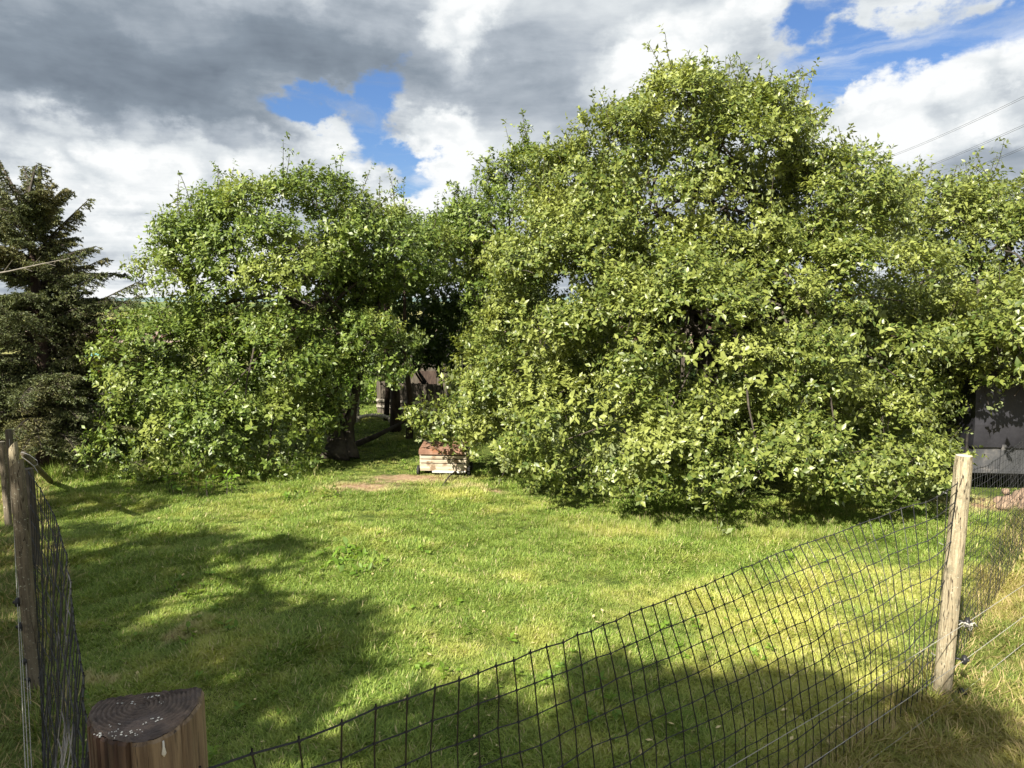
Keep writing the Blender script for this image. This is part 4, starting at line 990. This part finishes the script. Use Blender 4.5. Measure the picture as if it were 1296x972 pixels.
lb = P(450, 566); th = thing('fallen_branch', 'dark bare branch rising from the trunk foot towards the stones', 'branch', lb)
MB().tube([(0, 0, .04), (.25, .2, .12), (.65, .5, .30)], (.05, .04, .022), 8).build('branch', M['bark'], th, True)
# hut with a pinkish roof deep in the shade
hp = W(530, 545, 17); hp[2] = -.25
th = thing('garden_hut', 'small hut with a pinkish grey roof glimpsed above the board fence', 'hut', hp)
MB().box((0, 0, .55), (1.5, 1.2, 1.1)).build('wall', M['fence_dark'], th)
v = [(-.9, -.75, 1.05), (.9, -.75, 1.05), (.9, 0, 1.3), (-.9, 0, 1.3), (.9, .75, 1.05), (-.9, .75, 1.05)]
v2 = [(x_, y_, z_ + .04) for x_, y_, z_ in v]
MB().add(v + v2, [(0, 1, 2, 3), (3, 2, 4, 5), (6, 9, 8, 7), (9, 11, 10, 8), (0, 6, 7, 1), (5, 4, 10, 11), (1, 7, 8, 2), (2, 8, 10, 4), (0, 3, 9, 6), (3, 5, 11, 9)]).build('roof', M['roof'], th)
MB().box((.3, -.606, .35), (.4, .015, .75)).build('door', M['bark_red'], th)
# low shed between spruce and left tree, only its grey roof boards show
hp = W(128, 545, 12.0); hp[2] = 0
th = thing('low_shed', 'low shed with pale grey roof boards behind the left tree foliage', 'shed', hp)
MB().box((0, 0, .25), (.9, .7, .5)).build('wall', M['fence_dark'], th)
for k in range(5): MB().box((-.38 + .19 * k, 0, .56 + .004 * (k % 2)), (.18, .9, .025), rx=.18).build('roof_board', M['slab'], th)
hp = W(122, 470, 12.6)
hp2 = hp.copy(); hp2[2] = 0
th = thing('plastic_slide', 'turquoise and orange plastic play slide glimpsed through leaves by the spruce', 'slide', hp2)
MB().add([(-.2, 0, 1.18), (.12, 0, 1.12), (.12, .3, 1.12), (-.2, .3, 1.18), (-.2, 0, 1.02), (.12, 0, 1.0), (.12, .3, 1.0), (-.2, .3, 1.02)], [(0, 1, 2, 3), (0, 4, 5, 1), (1, 5, 6, 2), (2, 6, 7, 3), (3, 7, 4, 0), (7, 6, 5, 4)]).build('platform', M['teal'], th, bevel=.02)
MB().tube([(-.15, -.03, .0), (-.15, -.03, 1.0)], .03, 8).build('leg', M['orange'], th); MB().tube([(.08, -.03, .0), (.08, -.03, 1.0)], .03, 8).build('leg', M['orange'], th)
MB().tube([(-.15, .33, .0), (-.15, .33, 1.0)], .03, 8).build('leg', M['orange'], th); MB().tube([(.08, .33, .0), (.08, .33, 1.0)], .03, 8).build('leg', M['orange'], th)

# ------------------------------------------------------------------ trailer at right
tp = P(1228, 622); D = tp[1]
th = thing('covered_trailer', 'grey trailer under a black tarpaulin, dappled by leaf shadows at the right edge', 'trailer', tp, rz=math.radians(-6))
zt = lambda py: W(1260, py, D)[2]
Lt = 2.9
z0, z1 = zt(597), zt(560)
MB().box((Lt / 2, .65, (z0 + z1) / 2), (Lt, 1.3, z1 - z0)).build('side_panel', M['trailer'], th, bevel=.012)
for k in range(4): MB().box((.30 + .72 * k, -.014, (z0 + z1) / 2), (.05, .028, z1 - z0 - .02)).build('side_rib', M['trailer'], th, bevel=.006)
MB().box((Lt / 2, -.012, z0 + .015), (Lt + .02, .03, .045)).build('bottom_rail', M['trailer'], th, bevel=.005)
tv, tf = [], []; nx2 = 24
for i in range(nx2 + 1):
    x = Lt * i / nx2 - .02 + .04 * i / nx2
    for j, (y_, z_) in enumerate(((-.025, z1 - .05), (-.03, z1 + .2), (.02, zt(470)), (.3, zt(462)), (1.0, zt(462)), (1.32, zt(472)), (1.33, z1 - .05))):
        tv.append((x, y_ + .018 * nz(x * 5, j, 1), z_ + .025 * nz(x * 3, j, 5)))
for i in range(nx2):
    for j in range(6): a = i * 7 + j; tf.append((a, a + 7, a + 8, a + 1))
tf += [tuple(range(7)), tuple(nx2 * 7 + j for j in range(7))[::-1]]
MB().add(tv, tf).build('tarpaulin', M['tarp'], th)
MB().box((Lt / 2, .65, z0 - .05), (Lt - .3, .9, .07)).build('chassis', M['steel'], th)
for s in (.08, 1.2):
    wo = MB().tube([(1.5, s - .08, .22), (1.5, s + .08, .22)], .22, 24).build('wheel', M['rubber'], th, bevel=.02)
    MB().tube([(1.5, s - .09, .22), (1.5, s + .09, .22)], .12, 16).build('hub', M['slab'], wo)
MB().tube([(-.02, .1, 0), (-.02, .1, zt(548))], .02, 8).build('prop_stand', M['steel'], th)
MB().box((Lt / 2, 1.0, .13), (Lt - .1, .03, .22)).build('rear_skirt', M['tarp'], th)
pb = W(1193, 556, 9.7); pb[2] = 0
post('fence_post', 'thin dark stake on the sunlit grass left of the trailer', pb, .46, .022, 'fence_dark', seed=17, group=GP)
# clods of earth under the trailer
ep = P(1288, 640); th = thing('earth_heap', 'small heap of brown clods beside the netting at the right edge', 'earth', ep); r = np.random.default_rng(8)
for k in range(22):
    rock('clod', (r.normal(0, .14), r.normal(0, .10), .03 + .04 * r.uniform(0, 1) + (.07 if k > 14 else 0)), tuple(r.uniform(.035, .075, 3)), M['soil'], th, k + 60)
# fallen leaves and twigs
fl = MB(); r = np.random.default_rng(12)
for k in range(90):
    p = P(r.uniform(90, 1180), r.uniform(640, 960)); p[2] = gh(p[0], p[1]) + .03; a = r.uniform(0, 6.3); s = r.uniform(.010, .020)
    u_, v_ = np.array((math.cos(a), math.sin(a), .2)), np.array((-math.sin(a), math.cos(a), .1))
    fl.add([p - u_ * s, p + v_ * s * .5, p + u_ * s, p - v_ * s * .5], [(0, 1, 2, 3)])
tag(fl.build('fallen_leaves', M['straw']), 'pale fallen leaves scattered over the lawn', 'leaves', kind='stuff')
for k, (q0, q1, lab) in enumerate((((196, 611), (232, 603), 'grey fallen branch on the grass under the left tree foliage'), ((560, 618), (582, 598), 'thin dark twig lying before the wooden coop'))):
    a, b = P(*q0), P(*q1); th = thing('fallen_twig', lab, 'twig', a)
    d = b - a; MB().tube([(0, 0, .03), tuple(d * .4 + (0, .03, .07)), tuple(d * .7 + (0, -.02, .06)), tuple(d + (0, 0, .04))], (.006, .009, .012, .012), 6).build('stick', M['twig_pale' if k == 0 else 'bark'], th)
# ------------------------------------------------------------------ power lines
for k, ((ax_, ay_), (bx_, by_), lab) in enumerate((((1120, 203), (1296, 124), 'highest overhead power cable in the upper right sky'), ((1095, 243), (1296, 160), 'middle overhead power cable in the upper right sky'), ((1150, 243), (1296, 188), 'lowest overhead power cable in the upper right sky'))):
    a, b = W(ax_, ay_, 62), W(bx_, by_, 40); d = b - a
    pts_ = [a + d * s - np.array((0, 0, .9 * (1 - ((s - .6) / 1.2) ** 2) - .9)) for s in np.linspace(-.6, 1.8, 16)]
    th = thing('power_cable', lab, 'cable', pts_[0], group='overhead power cables')
    for off in ((0, 0, 0), (.0, .25, -.12)):
        MB().tube([p - pts_[0] + np.array(off) for p in pts_], .011, 4, False).build('conductor', M['line'], th)
    q_ = a + d * (.62 - .2 * k) - (0, 0, 0)
tris = sum(len(o.data.polygons) for o in S.objects if o.type == 'MESH')
print('faces', tris, 'leaf tris', NLEAF, 'objects', len(S.objects))
